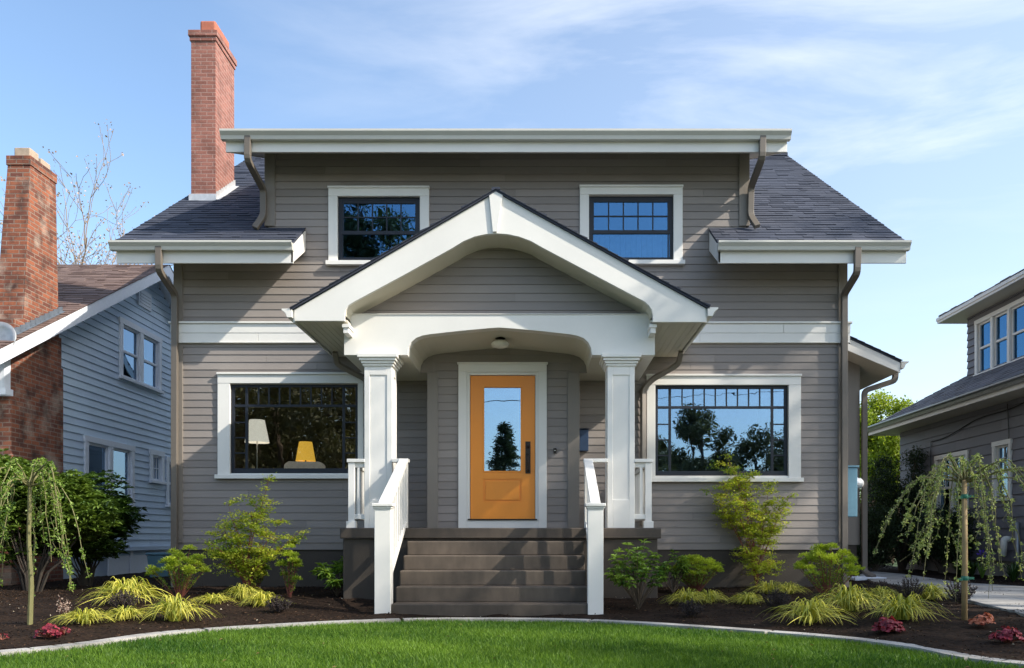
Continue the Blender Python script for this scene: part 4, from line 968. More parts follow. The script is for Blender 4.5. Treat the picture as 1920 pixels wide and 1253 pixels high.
# ------------------------------------------------------------ grey neighbour
N2 = thing('grey_house', 'slate grey shingled house with hipped roof and dormer, cut by the right photo edge', 'house', (12, 13, 0))
GX = 8.5; GE = 7.9; GZ = 3.45; GYF = 19.6; GS = .6
def yg_(px, X=GX): return X * F / (px - VX)
gw1 = (yg_(1818), yg_(1756), 1.25, 2.62); gw2 = (yg_(1899), yg_(1864), 1.55, 2.66)
def giv2(z, zb):
    zm = (z+zb)/2; return cut(11.0, GYF, [(w[0]+.08, w[1]-.08) for w in (gw1, gw2) if w[2]+.05 < zm < w[3]-.05])
mb = MB(); siding(mb, (GX,0,0), (0,1,0), (-1,0,0), .45, GZ+.05, .2, giv2, .026, 1.6); gwl = mb.build('wall', M['grey_siding'], N2)
mb = MB(); mb.box(GX+.05, GX+.12, 11.0, GYF-.02, .4, GZ); mb.box(GX, 16, GYF-.05, GYF, .4, GZ); mb.box(GX+.1, 16, 11.0, 11.1, .4, GZ); mb.build('sheathing', M['grey_siding'], gwl)
mb = MB(); mb.box(GX+.03, 16, 11.02, GYF-.03, -.1, .45); mb.build('foundation', M['concrete'], N2)
def gbwin(w, X, n, par, cur=True):
    y0, y1, z0, z1 = w; t = .09; mb = MB(); g = .09
    mb.box(X-.045, X, y0, y0+t, z0+.05, z1-t); mb.box(X-.045, X, y1-t, y1, z0+.05, z1-t); mb.box(X-.048, X, y0-.01, y1+.01, z1-t, z1); mb.box(X-.07, X, y0-.02, y1+.02, z0, z0+.049)
    ws = (y1-y0-2*t-(n-1)*g)/n
    for i in range(1, n): mb.box(X-.044, X, y0+t+i*ws+(i-1)*g, y0+t+i*ws+i*g, z0+.05, z1-t)
    o = mb.build('window', M['white'], par, .003)
    for i in range(n):
        a = y0+t+i*(ws+g); b = a+ws; c = z0+.05; d = z1-t; s = .04; zm = (c+d)/2; mb = MB()
        mb.box(X, X+.05, a, a+s, c, d); mb.box(X, X+.05, b-s, b, c, d); mb.box(X, X+.05, a+s, b-s, c, c+s); mb.box(X, X+.05, a+s, b-s, d-s, d); mb.box(X-.004, X+.05, a+s, b-s, zm-.02, zm+.025)
        if cur:
            for k in (1,): mb.box(X+.01, X+.03, (a+b)/2-.008, (a+b)/2+.008, zm, d-s)
            mb.box(X+.011, X+.03, a+s, b-s, d-s-.2, d-s-.185)
        mb.build('sash', M['white'], o, .002)
        mb = MB(); mb.box(X+.032, X+.034, a+s, b-s, c+s, d-s); mb.build('pane', M['glass'] if cur else M['glass_blue'], o)
        mb = MB(); mb.box(X+.12, X+.14, a, b, c, d); mb.build('dark_room_sheet', M['dark_room'], o)  # dark sheet in place of the unlit room inside
gbwin(gw1, GX, 2, N2); gbwin(gw2, GX, 1, N2)
mb = MB()   # hip roof
def gq(a, b, c, d): mb.hexa([Vector(p) - Vector((0,0,.05)) for p in (a,b,c,d)] + [Vector(p) for p in (a,b,c,d)], .4)
gq((GE,20,GZ+.07),(GE,10.4,GZ+.07),(12.4,14.9,GZ+.07+4.5*GS),(12.4,15.5,GZ+.07+4.5*GS)); gq((GE,10.4,GZ+.07),(17,10.4,GZ+.07),(12.5,14.9,GZ+.07+4.5*GS),(12.4,14.9,GZ+.07+4.5*GS))
gq((GE,20,GZ+.07),(12.4,15.5,GZ+.07+4.5*GS),(12.5,15.5,GZ+.07+4.5*GS),(17,20,GZ+.07))
ls = math.hypot(1, GS)
shingles(mb, (GE-.02,0,GZ+.07), (0,1,0), (1,0,GS), 4.5*ls, lambda v, v1: [(10.4+v1/ls, 20-v1/ls)], .15, .3); grf = mb.build('roof', M['shingle_grey'], N2)
mb = MB(); mb.box(GE, GE+.03, 10.4, 20, GZ-.12, GZ+.04); mb.box(GE+.03, 16, 10.4, 10.43, GZ-.12, GZ+.04); mb.box(GE+.03, 16, 19.97, 20, GZ-.12, GZ+.04); mb.build('fascia', M['white'], grf, .003)
mb = MB(); mb.box(GE+.03, GX+.02, 10.44, 19.96, GZ-.1, GZ-.08); mb.box(GX+.02, 16, 10.44, 11.0, GZ-.1, GZ-.08); mb.box(GX+.02, 16, GYF, 19.96, GZ-.1, GZ-.08); mb.build('soffit', M['cream'], grf)
mb = MB(); prof = [(0,0),(0,-.1),(-.05,-.1),(-.075,-.05),(-.115,-.02),(-.115,.01),(0,.01)]
mb.prism([(GE-.002+a, 10.4, GZ+.06+c) for a, c in prof], (0,9.7,0)); mb.build('gutter', M['pipe_grey'], grf, .002)
# its dormer
DX = 9.2; DYF = DX*F/(1815-VX); DZ0 = GZ+.07+(DX-GE)*GS - .1; DZT = 5.62
dw = (yg_(1931,DX), yg_(1831,DX), 4.25, 5.44)
def div(z, zb):
    zm = (z+zb)/2; return cut(13, DYF, [(dw[0]+.06, dw[1]-.06)] if 4.35 < zm < 5.38 else [])
mb = MB(); siding(mb, (DX,0,0), (0,1,0), (-1,0,0), DZ0, DZT, .15, div, .03, 1.2)
def dsv(z, zb): 
    e = (z - GZ - .07) / GS + GE; return [(DX, max(DX+.2, min(11.5, e)))]
siding(mb, (0,DYF,0), (1,0,0), (0,1,0), DZ0, DZT, .15, dsv, .03)
dm = mb.build('dormer', M['grey_siding'], N2)
mb = MB(); mb.box(DX+.05, DX+.1, 13, DYF-.02, DZ0, DZT); mb.box(DX+.1, 12.3, 13, 13.05, DZ0, DZT); mb.box(DX+.03, 12.3, DYF-.06, DYF-.01, DZ0, DZT); mb.build('sheathing', M['grey_siding'], dm)
gbwin(dw, DX, 3, N2, False)
DE = 8.74; DEY = 18.3; DEZ = 5.70; mb = MB(); DS = .42
gq((DE,DEY,DEZ),(DE,12.5,DEZ),(11.6,15.36,DEZ+2.86*DS),(11.6,DEY-2.86,DEZ+2.86*DS)); gq((DE,12.5,DEZ),(15,12.5,DEZ),(12.2,15.36,DEZ+2.86*DS),(11.6,15.36,DEZ+2.86*DS)); gq((DE,DEY,DEZ),(11.6,DEY-2.86,DEZ+2.86*DS),(12.2,DEY-2.86,DEZ+2.86*DS),(15,DEY,DEZ))
l2 = math.hypot(1, DS); shingles(mb, (DE-.02,0,DEZ), (0,1,0), (1,0,DS), 2.84*l2, lambda v, v1: [(12.5+v1/l2, DEY+.03-v1/l2)], .15, .3, .02); dr_ = mb.build('dormer_roof', M['shingle_grey'], N2)
mb = MB(); mb.box(DE, DE+.03, 12.5, DEY, DEZ-.12, DEZ-.051); mb.box(DE+.03, 12.5, DEY-.03, DEY, DEZ-.12, DEZ-.051); mb.box(DE-.02,DE, 12.5, DEY+.01, DEZ-.07, DEZ-.004); mb.build('fascia', M['white'], dr_, .003)
mb = MB(); mb.box(DE+.03, DX+.02, 12.5, DEY-.03, DEZ-.11, DEZ-.09); mb.box(DX+.02, 12.5, DYF, DEY-.03, DEZ-.11, DEZ-.09); mb.build('soffit', M['cream'], dr_)
# pipes and cable on the grey wall
mb = MB(); yy = yg_(1897); mb.tube(smooth3([(GX-.02,yy,.85),(GX-.14,yy,.85),(GX-.16,yy,.55)]), .06, 12); mb.build('vent_pipe', M['milk'], N2, smooth=True)
yy = yg_(1914); mb = MB(); mb.tube([(GX-.06,yy,.1),(GX-.06,yy,1.15)], .035, 10); mb.build('gas_pipe', M['pipe_grey'], N2, smooth=True)
mb = MB(); pc = []
for i in range(30):
    f = i/29; y = 18.0 + (14.2-18.0)*f; pc.append((GX-.04, y, 2.95 + .35*f + .1*math.sin(f*3.1*3)*-.4))
mb.tube(pc, .009, 5); mb.tube([(GX-.04,18.0,2.95),(GX-.04,18.0,1.6)], .009, 5); mb.tube([(GX-.04,15.05,3.3),(GX-.04,15.0,2.7),(GX-.04,15.1,2.2),(GX-.04,15.0,1.9)], .009, 5); mb.build('cable', M['bronze'], N2)
# dark board fence at the back of the side yard
t = thing('board_fence', 'dark brown board fence behind the hedge in the right side yard', 'fence', (7.2, 21, 0))
for i in range(22):
    mb = MB() if i == 0 else mb; x = 4.9 + i*.16; mb.box(x, x+.15, 21.0, 21.03, .1, 1.75 + rnd.uniform(-.01,.01))
mb.build('boards', paint('dark_fence_wood', (.06,.04,.028), .8, .3, .3, (30,30,1)), t)
for i in range(3): mb = MB(); x = 4.9+i*1.75; mb.box(x, x+.1, 21.031, 21.13, -.1, 1.85); mb.build('post', M['bark'], t)
# ------------------------------------------------------------ foliage tools
def unit(a): return a / np.maximum(np.linalg.norm(a, axis=1, keepdims=True), 1e-9)
def rdir(n, rs): return unit(rs.normal(size=(n, 3)))
def leaves(name, P, D, N, L, Wd, var, mat, parent=None, fold=0.15, local=True, lobes=False):
    """P base points, D direction, N rough normal; folded diamond or three-lobed leaves"""
    P = np.asarray(P, float); D = unit(np.asarray(D, float)); n = len(P)
    S = unit(np.cross(D, N)); Nn = unit(np.cross(S, D)); L = np.broadcast_to(L, (n,))[:, None]; Wd = np.broadcast_to(Wd, (n,))[:, None]
    if not lobes:
        a = P; b = P + D*L*.5 + S*Wd*.5 + Nn*L*fold; c = P + D*L - Nn*L*fold*.6; d = P + D*L*.5 - S*Wd*.5 + Nn*L*fold; e = P + D*L*.5
        V = np.stack([a, b, c, d], 1).reshape(-1, 3); i = np.arange(n)[:, None] * 4
        F_ = np.concatenate([i + np.array([[0, 1, 2]]), i + np.array([[0, 2, 3]])], 1).reshape(-1, 3)
    else:
        a = P; c = P + D*L - Nn*L*fold; b = P + D*L*.45 + S*Wd*.18; d = P + D*L*.45 - S*Wd*.18
        e = P + D*L*.55 + S*Wd*.6 ; f = P + D*L*.55 - S*Wd*.6; 
        V = np.stack([a, b, c, d, e, f], 1).reshape(-1, 3); i = np.arange(n)[:, None] * 6
        F_ = np.concatenate([i + np.array([[0, 1, 3]]), i + np.array([[1, 2, 3]]), i + np.array([[0, 4, 1]]), i + np.array([[0, 3, 5]])], 1).reshape(-1, 3)
    k = len(F_) // n
    return npmesh(name, V, F_, np.repeat(np.clip(var, 0, 1), k), mat, parent, local=local)
def ribbons(name, paths, widths, var, mat, parent=None, side=None):
    """paths (n,k,3) ribbons tapering to the tip"""
    n, k, _ = paths.shape; T = unit((paths[:, 1] - paths[:, 0])); 
    S = side if side is not None else unit(np.cross(T, np.array([[0, 0, 1.0]])) + 1e-6)
    w = widths[:, None, None] * (1 - (np.linspace(0, 1, k) ** 2.2)[None, :, None] * .93) * .5
    A = paths + S[:, None, :] * w; B = paths - S[:, None, :] * w
    V = np.stack([A, B], 2).reshape(-1, 3); base = np.arange(n)[:, None] * 2 * k
    Fl = [base + np.array([[2*j, 2*j+1, 2*j+3, 2*j+2]]) for j in range(k-1)]
    F_ = np.stack(Fl, 1).reshape(-1, 4)
    return npmesh(name, V, F_, np.repeat(var, k-1), mat, parent, local=True)
def limbs(rs, p, d, L, r, depth, out, tips, bend=.25, split=(2, 3), ang=.55, shrink=.72, up=.1, nseg=4):
    pts = [np.array(p)]; q = np.array(p, float); d = d / np.linalg.norm(d)
    for i in range(nseg):
        d = d + rs.normal(size=3) * bend / nseg * 1.6 + np.array([0, 0, up / nseg]); d /= np.linalg.norm(d); q = q + d * L / nseg; pts.append(q.copy())
    r1 = r * (.62 if depth > 0 else .35)
    out.append((pts, list(np.linspace(r, r1, nseg+1)), depth)); 
    if depth == 0: tips.append((q, d)); return
    if depth <= 1:
        for k in range(1, nseg): tips.append((pts[k], d))
    for _ in range(rs.randint(split[0], split[1]+1)):
        v = rs.normal(size=3); v -= v.dot(d) * d; v /= np.linalg.norm(v); a = ang * rs.uniform(.6, 1.3)
        nd = d * math.cos(a) + v * math.sin(a); st = pts[rs.randint(nseg-1, nseg+1)] if rs.rand() < .7 else pts[rs.randint(max(1, nseg//2), nseg+1)]
        limbs(rs, st, nd, L * shrink * rs.uniform(.8, 1.15), r1, depth-1, out, tips, bend, split, ang, shrink, up, nseg)
def tubes(segs, sides=6):
    mb = MB()
    for pts, r, dep in segs: mb.tube(pts, r, seg=max(3, sides if dep > 1 else sides-2), cap=False)
    return mb
def kid(o, parent):   # builder output put under a root in the root's own space
    o.parent = parent; o.matrix_parent_inverse = Matrix.Identity(4); return o
def clone(root, loc, rz=0, sc=1.0, label=None):
    r = root.copy(); C.objects.link(r); r.location = loc; r.rotation_euler = (0, 0, rz); r.scale = (sc,)*3 if not isinstance(sc, tuple) else sc
    if label: r['label'] = label
    for ch in list(root.children):
        c = ch.copy(); C.objects.link(c); c.parent = r
    return r

# ------------------------------------------------------------ lawn grass
def lawn_blades():
    rs = np.random.RandomState(3); n = 430000
    # denser near the camera's visible strip
    x = rs.uniform(-6.5, 5.6, n); y = rs.uniform(4.2, 9.0, n); ok = (y < curbY(x) + .01) & (np.abs(x) < y * .82 + .6); x = x[ok]; y = y[ok]; n = len(x)
    pat = np.sin(x*2.1+1)*np.sin(y*2.7+.5)*.5 + np.sin(x*5.3+y*3.1)*.25 + np.sin(x*11+y*7)*.12
    h = rs.uniform(.035, .062, n) * (1 + .22*pat); edge = curbY(x) - y < .05; h = np.where(edge, h*rs.uniform(.6, 1.25, n), h)
    th = rs.uniform(0, 6.283, n); lean = rs.uniform(.1, .75, n) * h; lx, ly = np.cos(th)*lean, np.sin(th)*lean
    ph = rs.uniform(0, 6.283, n); w = rs.uniform(.0018, .0036, n); sx, sy = np.cos(ph)*w, np.sin(ph)*w
    P0 = np.stack([x-sx, y-sy, np.full(n, -.004)], 1); P1 = np.stack([x+sx, y+sy, np.full(n, -.004)], 1)
    P2 = np.stack([x+sx*.8+lx*.35, y+sy*.8+ly*.35, h*.62], 1); P3 = np.stack([x-sx*.8+lx*.35, y-sy*.8+ly*.35, h*.62], 1); P4 = np.stack([x+lx, y+ly, h], 1)
    V = np.stack([P0, P1, P2, P3, P4], 1).reshape(-1, 3); i = np.arange(n)[:, None]*5
    F3 = np.concatenate([i+np.array([[0,1,2]]), i+np.array([[0,2,3]]), i+np.array([[3,2,4]])], 1).reshape(-1, 3)
    big = np.sin(x*.9+2)*np.sin(y*1.3+x*.4); var = np.clip(rs.beta(2, 3, n) + .22*pat + .16*big + .08*np.sign(np.sin((x*.35+y)*5.5)) + (rs.rand(n) < .04)*.5, 0, 1)
    return npmesh('grass', V, F3, np.repeat(var, 3), M['grass'])
tag(lawn_blades(), kind='stuff')
def far_grass():
    rs = np.random.RandomState(5); n = 60000
    x = rs.uniform(-9, 7, n); y = rs.uniform(-3, 4.2, n); ok = y < curbY(x); x = x[ok]; y = y[ok]; n = len(x); h = rs.uniform(.035, .06, n); th = rs.uniform(0, 6.28, n); w = .008
    P0 = np.stack([x-w*np.cos(th), y-w*np.sin(th), 0*x], 1); P1 = np.stack([x+w*np.cos(th), y+w*np.sin(th), 0*x], 1); P2 = np.stack([x+rs.normal(size=n)*.02, y+rs.normal(size=n)*.02, h], 1)
    V = np.stack([P0, P1, P2], 1).reshape(-1, 3); Fc = np.arange(3*n).reshape(-1, 3); return npmesh('grass', V, Fc, rs.beta(2, 3, n), M['grass'])
tag(far_grass(), kind='stuff')
def chips():
    rs = np.random.RandomState(9); n = 60000
    x = rs.uniform(-9, 8, n); y = rs.uniform(5.0, 14, n) ** 1.0; ok = (y > curbY(x) + .17) & (y < 12 + (np.abs(x) > 5) * 3); x, y = x[ok], y[ok]; n = len(x)
    z = np.array([bedz(a, b) + lump(a, b)*.8 for a, b in zip(x, y)]) + .004
    P = np.stack([x, y, z], 1); D = rdir(n, rs); D[:, 2] *= .35; N = rdir(n, rs); N[:, 2] += 1.2
    leaves('bark_mulch', P, D, unit(N), rs.uniform(.008, .036, n), rs.uniform(.004, .012, n), rs.beta(1.0, 3.2, n), M['chips'], local=True, fold=.1)
    m = 620; idx = rs.choice(n, m, False)
    o = leaves('fallen_petals', P[idx] + [0, 0, .006], D[idx], unit(N[idx]), rs.uniform(.010, .028, m), rs.uniform(.008, .016, m), rs.rand(m), M['debris'], local=True)
    tag(o, kind='stuff'); tag(C.objects['bark_mulch'], kind='stuff')
chips()

# ------------------------------------------------------------ sedge clumps
def sedge(seed, R0=.30, Hh=.20, n=230, name='ornamental_grass'):
    rs = np.random.RandomState(seed); k = 7
    th = rs.uniform(0, 6.283, n); reach = R0 * rs.uniform(.25, 1.15, n); ht = Hh * rs.uniform(.55, 1.2, n) * (1.15 - .5*reach/R0)
    t = np.linspace(0, 1, k)[None, :]; r0 = rs.uniform(0, .05, n)[:, None]
    rad = r0 + reach[:, None] * (t ** 1.1); pk = rs.uniform(.42, .62, n)[:, None]; z = ht[:, None] * (1 - ((t - pk) / pk) ** 2) * np.where(t > pk, 1.0, 1.0); z = np.where(t > pk, ht[:, None] * (1 - .8*((t - pk) / (1-pk)) ** 2), z)
    tw = th[:, None] + rs.normal(size=n)[:, None] * .35 * t
    Pth = np.stack([rad*np.cos(tw), rad*np.sin(tw), np.maximum(z, .004)], 2)
    side = np.stack([-np.sin(th), np.cos(th), rs.normal(size=n)*.3], 1)
    var = np.where(rs.rand(n) < .4, rs.uniform(.05, .45, n), rs.uniform(.45, 1, n)) * (.75 + .25*reach/reach.max())
    return ribbons(name, Pth, rs.uniform(.008, .0145, n), var, M['carex'], side=unit(side))
SG = [sedge(s, n=n_) for s, n_ in ((1, 170), (2, 200), (3, 180), (4, 150))]
for o in SG: o.rotation_euler = (0,0,0)
# (px, py base, width px, label)
GR = [(160,1176,100,'yellow sedge tuft nearest the small red leaf plant in the left bed',0,.8),
 (235,1140,130,'broad arching sedge clump behind the others in the left bed',1,1.05),
 (235,1168,90,'sedge clump between the two brighter tufts in the left bed',2,.75),
 (328,1171,120,'bright yellow sedge clump nearest the kerb in the left bed',3,1.1),
 (400,1138,75,'narrow sedge tuft left of the small maple in the left bed',0,.7),
 (455,1130,80,'sedge clump right at the foot of the small maple in the left bed',2,.95),
 (492,1143,85,'sedge tuft next to the low dark shrub in the left bed',1,.85),
 (1290,1140,85,'yellow sedge clump left of its twin behind the low dark shrub, right bed',2,.95),
 (1330,1137,75,'yellow sedge clump right under the round green spurge, right bed',0,.9),
 (1404,1139,78,'sedge tuft left of the slim maple stem in the right bed',1,.75),
 (1442,1120,75,'sedge clump at the foot of the slim maple in the right bed',3,.9),
 (1478,1120,70,'upright splayed sedge tuft right of the low dark shrub, right bed',2,.85),
 (1518,1174,130,'wide pale sedge mound nearest the kerb in the right bed',1,.95),
 (1592,1152,130,'large sedge mound below the spurge with red stems',0,1.05),
 (1692,1168,140,'wide sedge mound directly behind the burgundy coral bells',3,.95),
 (1655,1130,80,'sedge tuft just below the splash block',2,.8),
 (1742,1130,95,'trailing sedge tuft beside the dark shrub at the path',1,.85)]
used = set()
for px_, py_, wpx, lab, k, hs in GR:
    p = ground_pt(px_, py_ - 6); s = (wpx / F * p.y) / .50
    o = SG[k] if k not in used else SG[k].copy()
    if k in used: C.objects.link(o)
    used.add(k); o.location = (p.x, p.y, p.z); o.scale = (s, s, s*hs*.86); o.rotation_euler = (0, 0, rnd.uniform(0, 6.28))
    tag(o, lab, 'ornamental grass', 'yellow sedge clumps in the front beds')

# ------------------------------------------------------------ coral bells (broad ruffled leaves)
def heuchera(px_, py_, R0, mat, lab, seed, n=34):
    rs = np.random.RandomState(seed); p = ground_pt(px_, py_); t = thing('coral_bells', lab, 'coral bells', p, 'coral bells along the kerb')
    mb = MB(); st = MB()
    for i in range(n):
        a = rs.uniform(0, 6.283); r = R0 * math.sqrt(rs.uniform(.02, 1)); h = (.14 * (1 - (r/R0)**2 * .75) + .02) * R0/.16 * rs.uniform(.55, 1.2)
        c = Vector((r*math.cos(a), r*math.sin(a), h)); lr = rs.uniform(.024, .046) * R0/.17; out = Vector((math.cos(a), math.sin(a), 0)); tilt = .25 + .7 * r/R0 + rs.normal()*.35; out = (out + Vector(tuple(rs.normal(size=3)*.35))).normalized()
        nrm = (Vector((0,0,1))*math.cos(tilt) + out*math.sin(tilt)); u = nrm.cross(Vector((-out.y, out.x, .1))).normalized(); v = nrm.cross(u).normalized(); m = 15; ring = []
        for j in range(m):
            th = 6.283*j/m; rr = lr*(1 + .16*math.cos(5*th+a) + rs.uniform(-.07,.07)); ring.append(c + (u*math.cos(th) + v*math.sin(th))*rr + nrm*lr*.22*math.sin(3.5*th+a) - nrm*lr*.1)
        vv = rs.rand()
        for j in range(m): mb.face([c, ring[j], ring[(j+1) % m]], min(1, max(0, vv + rs.uniform(-.2, .2))))
        st.tube([(0,0,0), (c.x*.5, c.y*.5, h*.6), tuple(c)], .002, 4, False)
    kid(mb.build('foliage', mat), t); kid(st.build('stem', M['bark_red']), t)
heuchera(92, 1196, .10, M['heuch'], 'burgundy coral bells at the left end of the left bed', 1, 44); heuchera(120, 1191, .065, M['heuch'], 'smaller burgundy coral bells leaf cluster just left of the yellow sedge', 2, 14)
heuchera(4, 1200, .05, M['heuch'], 'scrap of burgundy coral bells cut by the left photo edge', 3, 10)
heuchera(1666, 1186, .118, M['heuch'], 'burgundy coral bells in front of the wide sedge mound', 4, 75)
heuchera(1843, 1174, .105, M['heuch_o'], 'coral red coral bells below the bamboo stake', 5, 50); heuchera(1888, 1206, .115, M['heuch'], 'dark burgundy coral bells nearest the right photo edge', 6, 70)

# ------------------------------------------------------------ small shrubs
def whorl_shrub(name, lab, cat, loc, W_, Hh, seed, mat, nst=14, leafL=.075, leafW=.026, per=9, tiers=3, stem=None, droop=.25, lean=.8, group=None, dome=None, base=0.15):
    """stems with rosettes of long leaves at their ends (rhododendron, spurge)"""
    rs = np.random.RandomState(seed); t = thing(name, lab, cat, loc, group); segs = []; P = []; D = []; N = []; Vv = []
    for i in range(nst):
        a = rs.uniform(0, 6.283); r = math.sqrt(rs.rand()); top = np.array([W_*.5*r*math.cos(a), W_*.5*r*math.sin(a)*.8, Hh*(1 - .45*r*r)*rs.uniform(.72, 1.05)])
        if rs.rand() < .45: top[2] = Hh * rs.uniform(base+.15, .8)
        mid = top*[.45,.45,.5] + rs.normal(size=3)*.02; pts = [np.zeros(3), mid*[.5,.5,.6], mid, top]; segs.append((pts, [.008,.006,.005,.003], 1)); vb = rs.uniform(.2, .8)
        for tt in range(tiers):
            f = 1 - tt*.16; c = mid + (top-mid)*f if f > 0 else mid; n = per; ang = rs.uniform(0, 6.28) + np.arange(n)*6.283/n + rs.normal(size=n)*.2
            el = rs.normal(size=n)*.2 + (.55 - .3*tt) - droop
            P.append(np.repeat(c[None], n, 0) + rs.normal(size=(n,3))*.004); D.append(np.stack([np.cos(ang)*np.cos(el), np.sin(ang)*np.cos(el), np.sin(el)], 1)); N.append(np.repeat([[0,0,1.]], n, 0) + rs.normal(size=(n,3))*.2); Vv.append(np.clip(vb + rs.normal(size=n)*.15 + .15*(tt == 0) - .1*tt, 0, 1))
    P = np.concatenate(P); n = len(P); leaves('foliage', P, np.concatenate(D), np.concatenate(N), leafL*rs.uniform(.7, 1.2, n), leafW*rs.uniform(.8, 1.2, n), np.concatenate(Vv), mat, t)
    kid(tubes(segs, 6).build('stem', stem or M['bark']), t); return t
def gpx(px, py): return ground_pt(px, py)
# rhododendrons beside the steps
p = gpx(632, 1118); whorl_shrub('rhododendron', 'loose young rhododendron left of the stair post', 'rhododendron', p, .58, .50, 21, M['rhodo'], 17, .115, .033, 8, 3, group='young rhododendrons beside the steps')
p = gpx(1197, 1143); T = whorl_shrub('rhododendron', 'young rhododendron on a thin stem right of the stair post', 'rhododendron', p, .78, .72, 22, M['rhodo'], 34, .075, .027, 9, 3, base=.3, group='young rhododendrons beside the steps')
p = gpx(1262, 1112); whorl_shrub('rhododendron', 'low rhododendron merging with the round green spurge', 'rhododendron', p, .42, .58, 23, M['rhodo'], 17, .08, .027, 8, 3, group='young rhododendrons beside the steps')
# spurges: many thin stems with dense feathery heads
def spurge(lab, loc, W_, Hh, seed, mat, heads=22, stem=None, hr=.06, low=.45, dens=170):
    rs = np.random.RandomState(seed); t = thing('spurge', lab, 'spurge', loc, 'spurges in the front beds'); segs = []; P = []; D = []; Vv = []
    for i in range(heads):
        a = rs.uniform(0, 6.283); r = math.sqrt(rs.rand())*.95; top = np.array([W_*.5*r*math.cos(a), W_*.42*r*math.sin(a), Hh*(1 - (1-low)*r**2.2)*rs.uniform(.82, 1.03)])
        segs.append(([np.array([top[0]*.12, top[1]*.12, 0]), top*[.5,.5,.45], top], [.004,.004,.003], 1)); n = dens; c = top
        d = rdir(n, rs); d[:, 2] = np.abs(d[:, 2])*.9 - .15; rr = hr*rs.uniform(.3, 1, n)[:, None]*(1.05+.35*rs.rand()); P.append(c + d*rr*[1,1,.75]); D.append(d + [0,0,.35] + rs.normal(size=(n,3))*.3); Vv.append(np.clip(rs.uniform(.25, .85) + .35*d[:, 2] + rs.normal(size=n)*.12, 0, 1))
        m = 34; f = rs.uniform(.35, .95, m)[:, None]; q = top*f*[1,1,1]; dd = rdir(m, rs); dd[:, 2] = dd[:, 2]*.4 - .1; P.append(q); D.append(dd); Vv.append(rs.uniform(0, .45, m))
    P = np.concatenate(P); n = len(P); leaves('foliage', P, np.concatenate(D), rdir(n, rs) + [0,0,.8], rs.uniform(.018, .036, n), rs.uniform(.007, .013, n), np.concatenate(Vv), mat, t)
    kid(tubes(segs, 5).build('stem', stem or M['bark_red']), t); return t
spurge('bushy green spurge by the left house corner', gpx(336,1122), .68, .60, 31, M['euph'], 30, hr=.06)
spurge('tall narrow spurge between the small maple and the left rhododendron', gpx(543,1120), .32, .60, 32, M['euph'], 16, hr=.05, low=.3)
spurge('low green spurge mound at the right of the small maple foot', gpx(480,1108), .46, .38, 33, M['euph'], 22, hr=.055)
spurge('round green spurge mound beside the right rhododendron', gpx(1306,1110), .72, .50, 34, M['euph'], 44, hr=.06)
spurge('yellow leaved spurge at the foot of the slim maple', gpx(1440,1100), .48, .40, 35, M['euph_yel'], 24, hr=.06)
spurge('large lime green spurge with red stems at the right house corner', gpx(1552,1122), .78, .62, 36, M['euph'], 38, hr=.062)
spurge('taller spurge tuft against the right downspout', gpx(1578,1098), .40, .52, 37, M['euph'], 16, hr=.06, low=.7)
def fineshrub(lab, loc, W_, Hh, seed, mat=None, n=2600, name='dwarf_shrub', cat='dwarf shrub'):
    rs = np.random.RandomState(seed); t = thing(name, lab, cat, loc, 'low dark shrubs in the front beds'); nst = 60; segs = []; P = []; D = []
    for i in range(nst):
        a = rs.uniform(0, 6.283); r = math.sqrt(rs.rand()); top = np.array([W_*.5*r*math.cos(a), W_*.5*r*math.sin(a), Hh*(1-.4*r*r)*rs.uniform(.8, 1.15)])
        segs.append(([np.zeros(3), top*[.6,.6,.45], top], [.0025,.002,.0015], 0)); m = n//nst; f = rs.uniform(.2, 1, m)[:, None]; q = np.where(f < .5, top*[.6,.6,.45]*f*2, top*[.6,.6,.45] + (top - top*[.6,.6,.45])*(f-.5)*2); P.append(q); d = rdir(m, rs); d[:, 2] += .5; D.append(d)
    P = np.concatenate(P); k = len(P); leaves('foliage', P, np.concatenate(D), rdir(k, rs), rs.uniform(.012, .024, k), rs.uniform(.005, .009, k), rs.beta(1.5, 2.2, k), mat or M['darkshrub'], t); kid(tubes(segs, 4).build('stem', M['bark']), t)
for a in (('low dark shrub inside the ring of yellow sedges, left bed', 232, 1146, .34, .20), ('low dark shrub at the right end of the left bed sedges', 521, 1150, .30, .17), ('low dark shrub below the round green spurge', 1297, 1158, .30, .17),
          ('low dark shrub in front of the slim maple', 1456, 1146, .32, .22), ('dark shrub beside the path, left of the bamboo stake', 1706, 1126, .36, .26), ('dark shrub directly behind the bamboo stake', 1800, 1132, .38, .27), ('small dark shrub by the drain below the spurge', 1650, 1112, .3, .16)):
    fineshrub(a[0], gpx(a[1], a[2]), a[3]*1.0, a[4], a[1])
# dried flower stems by the left sedge
rs = np.random.RandomState(77); t = thing('dried_flower_stalk', 'small tan dried flower stalks behind the left coral bells', 'dried flowers', gpx(122, 1160)); P = []; segs = []
for i in range(9):
    top = np.array([rs.normal()*.05, rs.normal()*.03, rs.uniform(.1, .2)]); segs.append(([np.zeros(3), top], [.002, .001], 0))
    for k in range(22): P.append(top*rs.uniform(.5, 1.05) + rs.normal(size=3)*.012)
P = np.array(P); leaves('foliage', P, rdir(len(P), rs), rdir(len(P), rs), .014, .011, rs.rand(len(P)), M['bud'], t); kid(tubes(segs, 4).build('stem', M['bark_red']), t)

